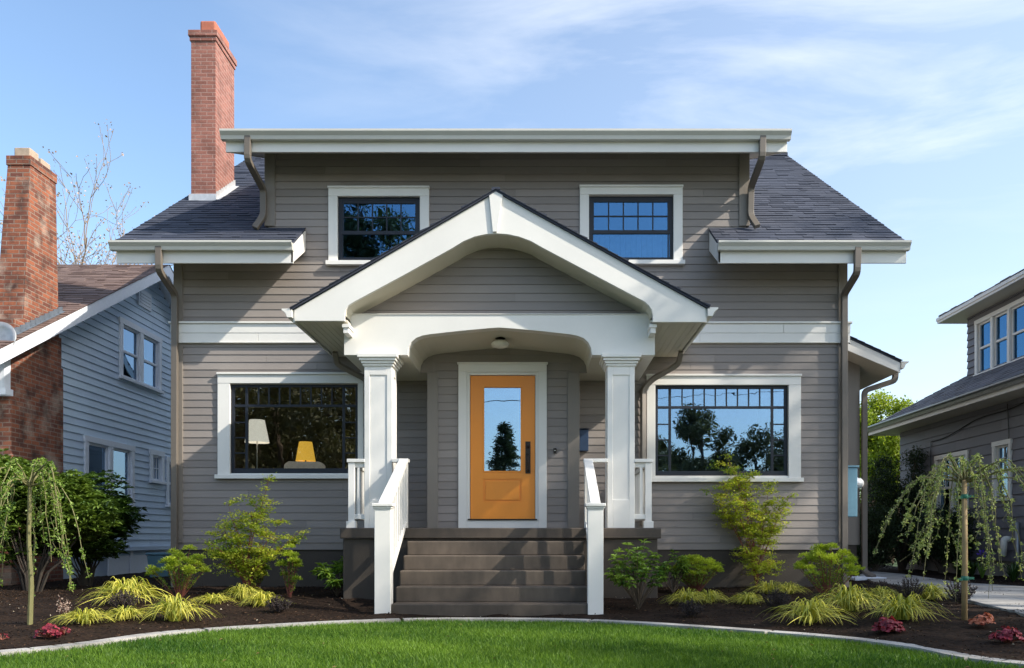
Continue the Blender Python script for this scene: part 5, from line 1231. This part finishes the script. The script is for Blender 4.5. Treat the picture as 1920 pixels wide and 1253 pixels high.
# ------------------------------------------------------------ Japanese maples
def maple(lab, loc, tips_px, seed, Yp, mat, ldens=46, scale=1.0, fmin=.2):
    rs = np.random.RandomState(seed); t = thing('japanese_maple', lab, 'maple tree', loc, 'young maples in front of the windows'); loc = np.array(loc); segs = []; P = []; Vv = []
    trunk = None
    for k, (px_, py_, dy, spread) in enumerate(tips_px):
        tip = np.array(at(px_, py_, Yp + dy)) - loc; h = tip[2]
        low = np.array([tip[0]*.10, tip[1]*.1, h*.30]); mid = np.array([tip[0]*.5, tip[1]*.5, h*.66]) + rs.normal(size=3)*.03
        pts = [np.zeros(3), low*.6, low, (low+mid)/2 + rs.normal(size=3)*.015, mid, (mid+tip)/2 + rs.normal(size=3)*.02, tip]; segs.append((pts, [.010,.009,.008,.006,.004,.003,.0015], 2))
        for j in range(int(18*spread)):
            f = rs.uniform(fmin, .999)**.6; i0 = min(5, int(f*6)); q = pts[i0] + (pts[i0+1]-pts[i0])*(f*6-i0); v = rs.normal(size=3)*[1,.9,.35]; v /= np.linalg.norm(v); L = rs.uniform(.09, .30)*spread
            e = q + v*L + np.array([0,0,.02]); segs.append(([q, (q+e)/2 + [0,0,.012], e], [.003,.002,.001], 0)); m = ldens
            g = rs.uniform(.2, 1.1, m)[:, None]; c = q + (e-q)*g + rs.normal(size=(m,3))*[.036,.036,.014]; P.append(c); Vv.append(np.clip(rs.uniform(.1,.9) + rs.normal(size=m)*.14, 0, 1))
    P = np.concatenate(P); n = len(P); D = rdir(n, rs); D[:, 2] = D[:, 2]*.4 - .2; leaves('crown', P, D, rdir(n, rs)*.6 + [0,0,1], rs.uniform(.024, .044, n), rs.uniform(.026, .042, n), np.concatenate(Vv), mat, t, lobes=True)
    kid(tubes(segs, 6).build('trunk', M['bark_red']), t)
p = gpx(462, 1116)
maple('feathery yellow green maple in front of the left window', p, [(505,898,.0,.8),(492,925,.1,.9),(428,945,-.1,.8),(408,985,.1,1.0),(385,1020,0,.8),(440,985,.2,1.0),(470,960,-.1,.9),(532,968,.1,.6),(560,998,0,.5),(575,1004,.1,.35),(520,1010,-.2,.9),(500,990,.2,.8),(430,1035,-.1,1.0),(410,1030,-.2,.8),(455,1055,.1,.9),(490,1050,-.1,.6)], 41, p.y, M['maple'], 40, 1, .34)
p = gpx(1418, 1104)
maple('slim upright green maple in front of the right window', p, [(1362,853,0,.8),(1380,885,.1,1.0),(1352,905,-.1,.7),(1332,920,.1,.6),(1405,890,.1,.9),(1360,950,.1,.9),(1398,935,-.1,1.0),(1440,905,.1,.8),(1482,930,0,.6),(1462,950,.1,.8),(1435,955,-.1,1.0),(1395,985,.1,.9),(1448,985,0,.8),(1420,1000,.1,.8),(1400,1035,-.1,.9),(1440,1045,.1,.8),(1415,1060,-.1,.8)], 42, p.y, M['maple'], 50, 1, .5)

# ------------------------------------------------------------ weeping trees
def weeping(lab, base_px, top_py, reach, seed, mat, nb=26, thick=.03, stake=False, lsize=.035, ymin=.25, group='small weeping trees in the front beds', clump=.9, left_bias=0):
    rs = np.random.RandomState(seed); p = gpx(*base_px); Hh = (VY - top_py)/F*p.y + CZ - p.z; t = thing('weeping_tree', lab, 'tree', p, group); segs = []
    segs.append(([np.array([0,0,0.]), np.array([.012,0,Hh*.3]), np.array([-.01,0,Hh*.6]), np.array([.0,0,Hh])], [thick*1.15, thick, thick*.9, thick*.8], 3)); P = []; D = []; Vv = []
    for i in range(nb):
        a = rs.uniform(0, 6.283) if i > 4 else (i*1.5 - .3); rch = reach*rs.uniform(.3, 1.1); rise = rs.uniform(.06, .30); end = Hh*rs.uniform(ymin, .75)
        pts = []; m = 12
        for j in range(m+1):
            f = j/m; 
            if f < .45: g = f/.45; r = rch*(1-(1-g)**1.5)*.58; z = Hh + rise*math.sin(g*math.pi*.62)*1.0 - .04*g
            else: g = (f-.45)/.55; r = rch*(.58 + .55*g**.8); z0_ = Hh + rise*math.sin(math.pi*.62) - .04; z = z0_ - (z0_-end)*g**1.15
            pts.append(np.array([math.cos(a)*r + rs.normal()*.008, math.sin(a)*r*.9 + rs.normal()*.008, z]))
        segs.append((pts, list(np.linspace(.009, .0018, m+1)), 1))
        tw = 2 if rs.rand() < .55 else 1
        for q in range(tw):
            if q:   # a side shoot hanging from the arch
                s0 = pts[rs.randint(3, 7)]; e0 = s0[2]*rs.uniform(.3, .7); sp = [s0 + np.array([rs.normal()*.01*j + math.cos(a)*.015*j, math.sin(a)*.012*j, -(s0[2]-e0)*(j/7)**1.1]) for j in range(8)]; segs.append((sp, list(np.linspace(.004, .0015, 8)), 0))
            else: sp = pts
            sp = np.array(sp); seglen = np.linalg.norm(np.diff(sp, axis=0), axis=1).sum(); nc = int(seglen/.055*clump)
            for c in range(nc):
                f = rs.uniform(.12, 1)*(len(sp)-1.001); i0 = int(f); c0 = sp[i0] + (sp[i0+1]-sp[i0])*(f-i0); k = rs.randint(4, 9); d = rdir(k, rs); d[:, 2] -= .15
                P.append(np.repeat(c0[None], k, 0) + rs.normal(size=(k,3))*.008); D.append(d); Vv.append(np.clip(rs.uniform(.1, .9) + rs.normal(size=k)*.12, 0, 1))
    P = np.concatenate(P); n = len(P); leaves('crown', P, np.concatenate(D), rdir(n, rs) + [0,0,.5], lsize*rs.uniform(.6, 1.2, n), lsize*.5*rs.uniform(.7, 1.2, n), np.concatenate(Vv), mat, t)
    kid(tubes(segs, 7).build('trunk', M['twig']), t); return t, p, Hh
M['twig'] = simple('green_brown_twig', (0.16, 0.15, 0.06), 0.8)
weeping('weeping tree with a bare stem and leafy hanging shoots at the left photo edge', (56,1172), 912, .66, 51, M['weep'], 16, .020, lsize=.032, clump=1.25, ymin=.15)
t_, p_, h_ = weeping('sparse weeping tree on a bamboo stake near the path on the right', (1809,1158), 905, .80, 52, M['weep_pale'], 30, .011, True, .026, ymin=.10, clump=1.15)
st = thing('bamboo_stake', 'tan bamboo stake tied to the right weeping tree', 'stake', (p_.x-.03, p_.y-.05, p_.z)); mb = MB(); mb.tube([(0,0,-.05),(.005,0,.6),(0,0,h_+.02)], [.026,.024,.022], 10)
kid(mb.build('stake', M['stake'], smooth=True), st); mb = MB()
for z in (.36, 1.1): mb = MB(); mb.lathe((.005,.0,z), [(.030,-.02),(.034,0),(.030,.02)], 12); mb.box(.02,.08,-.02,-.012,z-.01,z+.012); mb.box(-.07,-.02,-.02,-.012,z-.02,z+.0); kid(mb.build('tie', M['green_tie']), st)

# ------------------------------------------------------------ big shrubs and trees
def blob_crown(rs, blobs, n, surf=.55):
    P = []; w = np.array([b[3]**2 for b in blobs]); w = w/w.sum(); cnt = (w*n).astype(int); vv = []
    for (x, y, z, r, *zs), c in zip(blobs, cnt):
        d = rdir(c, rs); rr = r*rs.uniform(surf, 1.05, c)[:, None]; nz = 1 + .14*np.sin(d[:, [0]]*9+x*7)*np.sin(d[:, [2]]*8+y*5) ; P.append(np.array([x,y,z]) + d*rr*nz*[1,1,(zs[0] if zs else .85)]); vv.append(np.clip(rs.uniform(.25, .7) + rs.normal(size=c)*.18, 0, 1))
    return np.concatenate(P), np.concatenate(vv)
def leafy(name, lab, cat, loc, blobs, n, ls, mat, seed, trunk=None, bark=None, lw=.5, group=None, surf=.5, limbs_=9):
    rs = np.random.RandomState(seed); t = thing(name, lab, cat, loc, group); P, v = blob_crown(rs, blobs, n, surf); k = len(P); D = rdir(k, rs)*.8 + [0,0,-.15]
    leaves('crown', P, D, rdir(k, rs)*.7 + [0,0,.8], ls*rs.uniform(.6, 1.25, k), ls*lw*rs.uniform(.8, 1.2, k), v, mat, t); segs = []
    r0 = trunk or .05; z0 = min(b[2] for b in blobs)
    for i, b in enumerate(blobs[:limbs_*2]):
        e = np.array(b[:3]); m = e*[.35,.35,.45] + rs.normal(size=3)*.04*e[2]; segs.append(([np.array([0,0,-.05]), m*[.3,.3,.5], m, (m+e)/2 + rs.normal(size=3)*.05*b[3], e], [r0, r0*.8, r0*.5, r0*.32, r0*.12], 2))
        for j in range(5):
            d = rdir(1, rs)[0]; segs.append(([e*.9 + m*.1, e + d*b[3]*.85], [r0*.15, r0*.04], 0))
    kid(tubes(segs, 7).build('trunk', bark or M['bark']), t); return t
def scatter_blobs(seed, c, R_, n, r, zs=.8, ry=None):
    rs = np.random.RandomState(seed); out = []
    for i in range(n):
        d = rdir(1, rs)[0]*rs.uniform(.25, 1)**.6; out.append((c[0]+d[0]*R_[0], c[1]+d[1]*R_[1], c[2]+d[2]*R_[2], r*rs.uniform(.7, 1.25), zs))
    return out
# large rhododendrons by the blue house
def clusterleafy(name, lab, cat, loc, blobs, ncl, per, ls, mat, seed, trunk, lw=.34):
    rs = np.random.RandomState(seed); t = thing(name, lab, cat, loc); C0, v0 = blob_crown(rs, blobs, ncl, .55); P = []; D = []; Vv = []
    for c, v in zip(C0, v0):
        a = rs.uniform(0, 6.28) + np.arange(per)*6.283/per; el = rs.normal(size=per)*.25 + .1; P.append(np.repeat(c[None], per, 0)); D.append(np.stack([np.cos(a)*np.cos(el), np.sin(a)*np.cos(el), np.sin(el)], 1)); Vv.append(np.clip(v + rs.normal(size=per)*.12, 0, 1))
    P = np.concatenate(P); n = len(P); leaves('crown', P, np.concatenate(D), rdir(n, rs)*.3 + [0,0,1], ls*rs.uniform(.7, 1.2, n), ls*lw*rs.uniform(.8, 1.2, n), np.concatenate(Vv), mat, t); segs = []
    for b in blobs:
        e = np.array(b[:3]); m = e*[.45,.45,.4]; segs.append(([np.array([e[0]*.1,e[1]*.1,-.05]), m*[.6,.6,.7], m, e], [trunk, trunk*.8, trunk*.6, trunk*.2], 2))
    kid(tubes(segs, 6).build('trunk', M['bark_dark']), t); return t
g = (xa(163,12.3), 12.3, .12)
clusterleafy('rhododendron_bush', 'large dark leaved rhododendron in front of the blue house window', 'rhododendron', g, scatter_blobs(61, (0,0,.92), (.60,.4,.56), 26, .33), 2300, 8, .10, M['rhodo_dark'], 62, .016)
g = (xa(60,11.2), 11.2, .1)
clusterleafy('rhododendron_bush', 'big light green rhododendron behind the left weeping tree', 'rhododendron', g, scatter_blobs(63, (-.05,0,1.08), (.95,.4,.66), 32, .31), 2600, 8, .10, M['rhodo_olive'], 64, .016)
# low ground shade plants under the bushes
# right side yard: dark viny hedge and a fresh green tree
leafy('dark_evergreen_shrub', 'tall dark evergreen shrub filling the gap beside the grey house', 'shrub', (xa(1690,18.6), 18.6, .15), scatter_blobs(65, (.15,0,1.55), (1.05,.6,1.2), 30, .42), 34000, .055, M['hedge'], 66, .06, surf=.35)
leafy('dark_evergreen_shrub', 'dark shrub growing right under the grey house window', 'shrub', (xa(1765,16.6), 16.6, .15), scatter_blobs(67, (0,0,.75), (.65,.5,.5), 14, .3), 15000, .05, M['hedge'], 68, .05, surf=.35)
leafy('green_tree', 'bright yellow green tree beyond the side yard', 'tree', (xa(1668,31), 31, -.05), scatter_blobs(69, (0,0,4.0), (1.9,1.6,2.2), 30, .62), 34000, .13, M['treegreen'], 70, .14, surf=.25)
leafy('green_tree', 'second yellow green tree farther back beyond the side yard', 'tree', (xa(1720,39), 39, -.05), scatter_blobs(71, (0,0,4.6), (3.4,1.6,2.2), 26, .9), 22000, .17, M['treegreen'], 72, .16, surf=.25)
leafy('dark_evergreen_shrub', 'low dark shrub at the far end of the side path', 'shrub', (xa(1640,17.2), 17.2, .15), scatter_blobs(73, (0,0,.85), (.45,.4,.65), 12, .28), 12000, .045, M['hedge'], 74, .04, surf=.35)
# plants along the grey house: ferns and an iris
rs = np.random.RandomState(81); t = thing('iris', 'single violet iris against the grey house foundation', 'iris', (7.95, yg_(1893)-.1, .15)); segs = []; P = []
for i in range(9): d = rdir(1, rs)[0]; P.append(np.array([0,0,.42]) + d*.04)
ribs = []; 
for i in range(10): a = rs.uniform(0, 6.28); ribs.append(np.stack([np.linspace(0, .12*math.cos(a), 5), np.linspace(0, .12*math.sin(a), 5), np.linspace(0, rs.uniform(.25,.42), 5)], 1))
ribbons('foliage', np.array(ribs), np.full(10, .03), rs.uniform(.2,.6,10), M['rhodo'], t, side=unit(rs.normal(size=(10,3))*[1,1,.1])); P = np.array(P); leaves('petal', P, P - [0,0,.40], rdir(9, rs), .07, .05, rs.rand(9), M['iris'], t); mb = MB(); mb.tube([(0,0,0),(0,0,.42)], .006, 5); kid(mb.build('stem', M['twig']), t)
for i, (px_, Y_) in enumerate(((1850, 15.2), (1800, 15.6), (1900, 13.5))):
    rs = np.random.RandomState(90+i); n = 60; a = rs.uniform(0, 6.28, n); r = rs.uniform(.1, .32, n); tt = np.linspace(0, 1, 6)[None]
    pth = np.stack([(r*np.cos(a))[:, None]*tt, (r*np.sin(a))[:, None]*tt, rs.uniform(.18,.34,n)[:, None]*np.sin(tt*2.2)], 2)
    o = ribbons('fern_clump', pth, np.full(n, .02), rs.uniform(0,.6,n), M['rhodo_dark']); o.location = (min(7.9, xa(px_, Y_)), Y_, .15)
    tag(o, ['low green strap leaved clump left of the violet iris', 'low green clump behind the right weeping tree by the path', 'low green clump at the right photo edge by the grey house'][i], 'plant', 'low clumps along the grey house')
# bare trees behind the blue house
def bare(lab, loc, Hh, seed, spread=.5):
    rs = np.random.RandomState(seed); t = thing('bare_tree', lab, 'tree', loc, 'bare trees behind the blue house'); segs = []; tips = []
    limbs(rs, np.zeros(3), np.array([0,0,1.]), Hh*.30, .16, 6, segs, tips, .34, (2, 3), spread, .80, .10, 4); 
    kid(tubes([(p, [max(.009, x) for x in r], d) for p, r, d in segs], 5).build('trunk', M['bark_pale']), t)
    P = np.array([a for a, b in tips]); P = np.repeat(P, 3, 0) + rs.normal(size=(len(P)*3, 3))*.12; n = len(P); leaves('buds', P, rdir(n, rs), rdir(n, rs), rs.uniform(.07, .13, n), rs.uniform(.05, .09, n), rs.rand(n), M['bud'], t)
bare('bare budding tree rising behind the blue house roof', (xa(205,30), 30, 0), 11.4, 12, .52)
bare('smaller bare budding tree between the old chimney and the taller bare tree', (xa(150,34), 34, 0), 12.4, 19, .55)
bare('bare budding tree just left of the left eave', (xa(262,32), 32, 0), 10.2, 23, .55)
bare('bare budding tree half hidden by the old brick chimney', (xa(70,33), 33, 0), 14.2, 8, .5)
# ------------------------------------------------------------ across the street and at the sides: what the windows mirror and what shades the house
def street_tree(lab, loc, Hh, Rr, seed, n=16000, ls=.17, low=.38, nb=26, br=.95):
    Rz = Hh*(1-low)/2; return leafy('street_tree', lab, 'tree', loc, scatter_blobs(seed, (0,0,Hh*low+Rz), (Rr,Rr,Rz), nb, br), n, ls, M['shadeleaf'], seed+1, .18, surf=.3, group='trees standing out of the picture')
street_tree('tall tree shading the lawn, right of the camera', (13.5, 4.5, 0), 15.0, 3.2, 101, 9000, .17, .54, 22, .9)
street_tree('tall tree by the neighbouring front yard, right of the camera', (20.0, 6.0, 0), 18.0, 3.2, 103, 5500, .18, .52, 18, .9)
street_tree('sparse unseen tree set to dapple the lawn, right of the camera', (13.0, 1.2, 0), 11.0, 2.0, 117, 2200, .15, .5, 6, .75)  # added out of view, crown thinned to drop shade patches on the lawn
street_tree('tree across the street mirrored in the right window', (6.1, -7.5, 0), 6.0, 1.25, 105, 13000, .13, .20, 32, .45)
leafy('street_shrub', 'wide low shrub mass across the street to the right', 'shrub', (7.0, -11.5, 0), scatter_blobs(141, (0,0,2.3), (3.6,.8,1.6), 26, .7), 20000, .14, M['shadeleaf'], 142, .1, group='trees standing out of the picture')
street_tree('broad tree across the street, right', (9.6, -9.5, 0), 5.3, 2.4, 107, 22000, .14, .20, 34, .7)
street_tree('small dark tree across the street beside the driveway', (5.4, -15.5, 0), 5.6, 1.3, 113, 12000, .15, .25, 20, .6)
street_tree('big tree across the street mirrored in the left window', (-9.6, -6.5, 0), 9.0, 3.6, 109, 34000, .17, .0, 44, 1.1)
street_tree('second big tree across the street behind the first', (-12.5, -12, 0), 11.0, 4.5, 115, 24000, .22, .0, 40, 1.3)
street_tree('high tree across the street mirrored upstairs', (-7.9, -13.5, 0), 17.5, 1.9, 111, 14000, .2, .45, 26, .9)
def conifer(lab, loc, Hh, Rr, seed):
    rs = np.random.RandomState(seed); t = thing('conifer', lab, 'tree', loc); P = []; D = []; segs = [([np.zeros(3), np.array([0,0,Hh*.98])], [.14,.02], 3)]
    for i in range(240):
        f = rs.uniform(.06, 1)**.8; z = Hh*f; r = Rr*(1-f)**.85*rs.uniform(.6, 1.1)+.06; a = rs.uniform(0, 6.28); e = np.array([r*math.cos(a), r*math.sin(a), z - r*.12]); s = np.array([0,0,z]); segs.append(([s, (s+e)/2 + [0,0,.03], e], [.02,.012,.004], 0)); m = int(25 + 90*r/Rr); g = rs.uniform(.15, 1.02, m)[:, None]; P.append(s + (e-s)*g + rs.normal(size=(m,3))*[.07,.07,.045]); d = np.repeat((e-s)[None]/np.linalg.norm(e-s), m, 0) + rs.normal(size=(m,3))*.5; D.append(d)
    P = np.concatenate(P); n = len(P); leaves('crown', P, np.concatenate(D), rdir(n, rs), rs.uniform(.1,.2,n), rs.uniform(.025,.05,n), rs.rand(n), M['conifer'], t); kid(tubes(segs, 5).build('trunk', M['bark']), t)
conifer('dark conifer across the street mirrored in the door glass', (-1.5, -12.5, 0), 5.7, 1.7, 121)
leafy('street_shrub', 'low dark shrub mass across the street beside the conifer', 'shrub', (-1.2, -13.6, 0), scatter_blobs(131, (0,0,2.3), (2.2,.8,1.4), 18, .7), 12000, .14, M['shadeleaf'], 132, .1, group='trees standing out of the picture')
t = thing('power_line', 'sagging power cables across the street', 'cable', (0, -4.6, 5)); 
for k in range(3):
    mb = MB(); mb.tube([(x, -4.6-.2*k, 5.3+.42*k+.085*(x+10)*(.6+.3*k)-.35*math.sin((x+25)/50*3.14)) for x in range(-25, 26, 2)], .012, 5); mb.build('cable', M['bronze'], t)
# a few stray leaves and dry blades on the lawn
rs = np.random.RandomState(201); n = 90; x = rs.uniform(-5, 4.5, n); y = rs.uniform(5.2, 8.7, n); ok = y < curbY(x) - .05; x, y = x[ok], y[ok]; n = len(x)
D = rdir(n, rs); D[:, 2] *= .2
o = leaves('fallen_leaves', np.stack([x, y, np.full(n, .045)], 1), D, rdir(n, rs) + [0,0,1.5], rs.uniform(.02, .05, n), rs.uniform(.01, .02, n), rs.rand(n), M['dryleaf']); tag(o, kind='stuff')
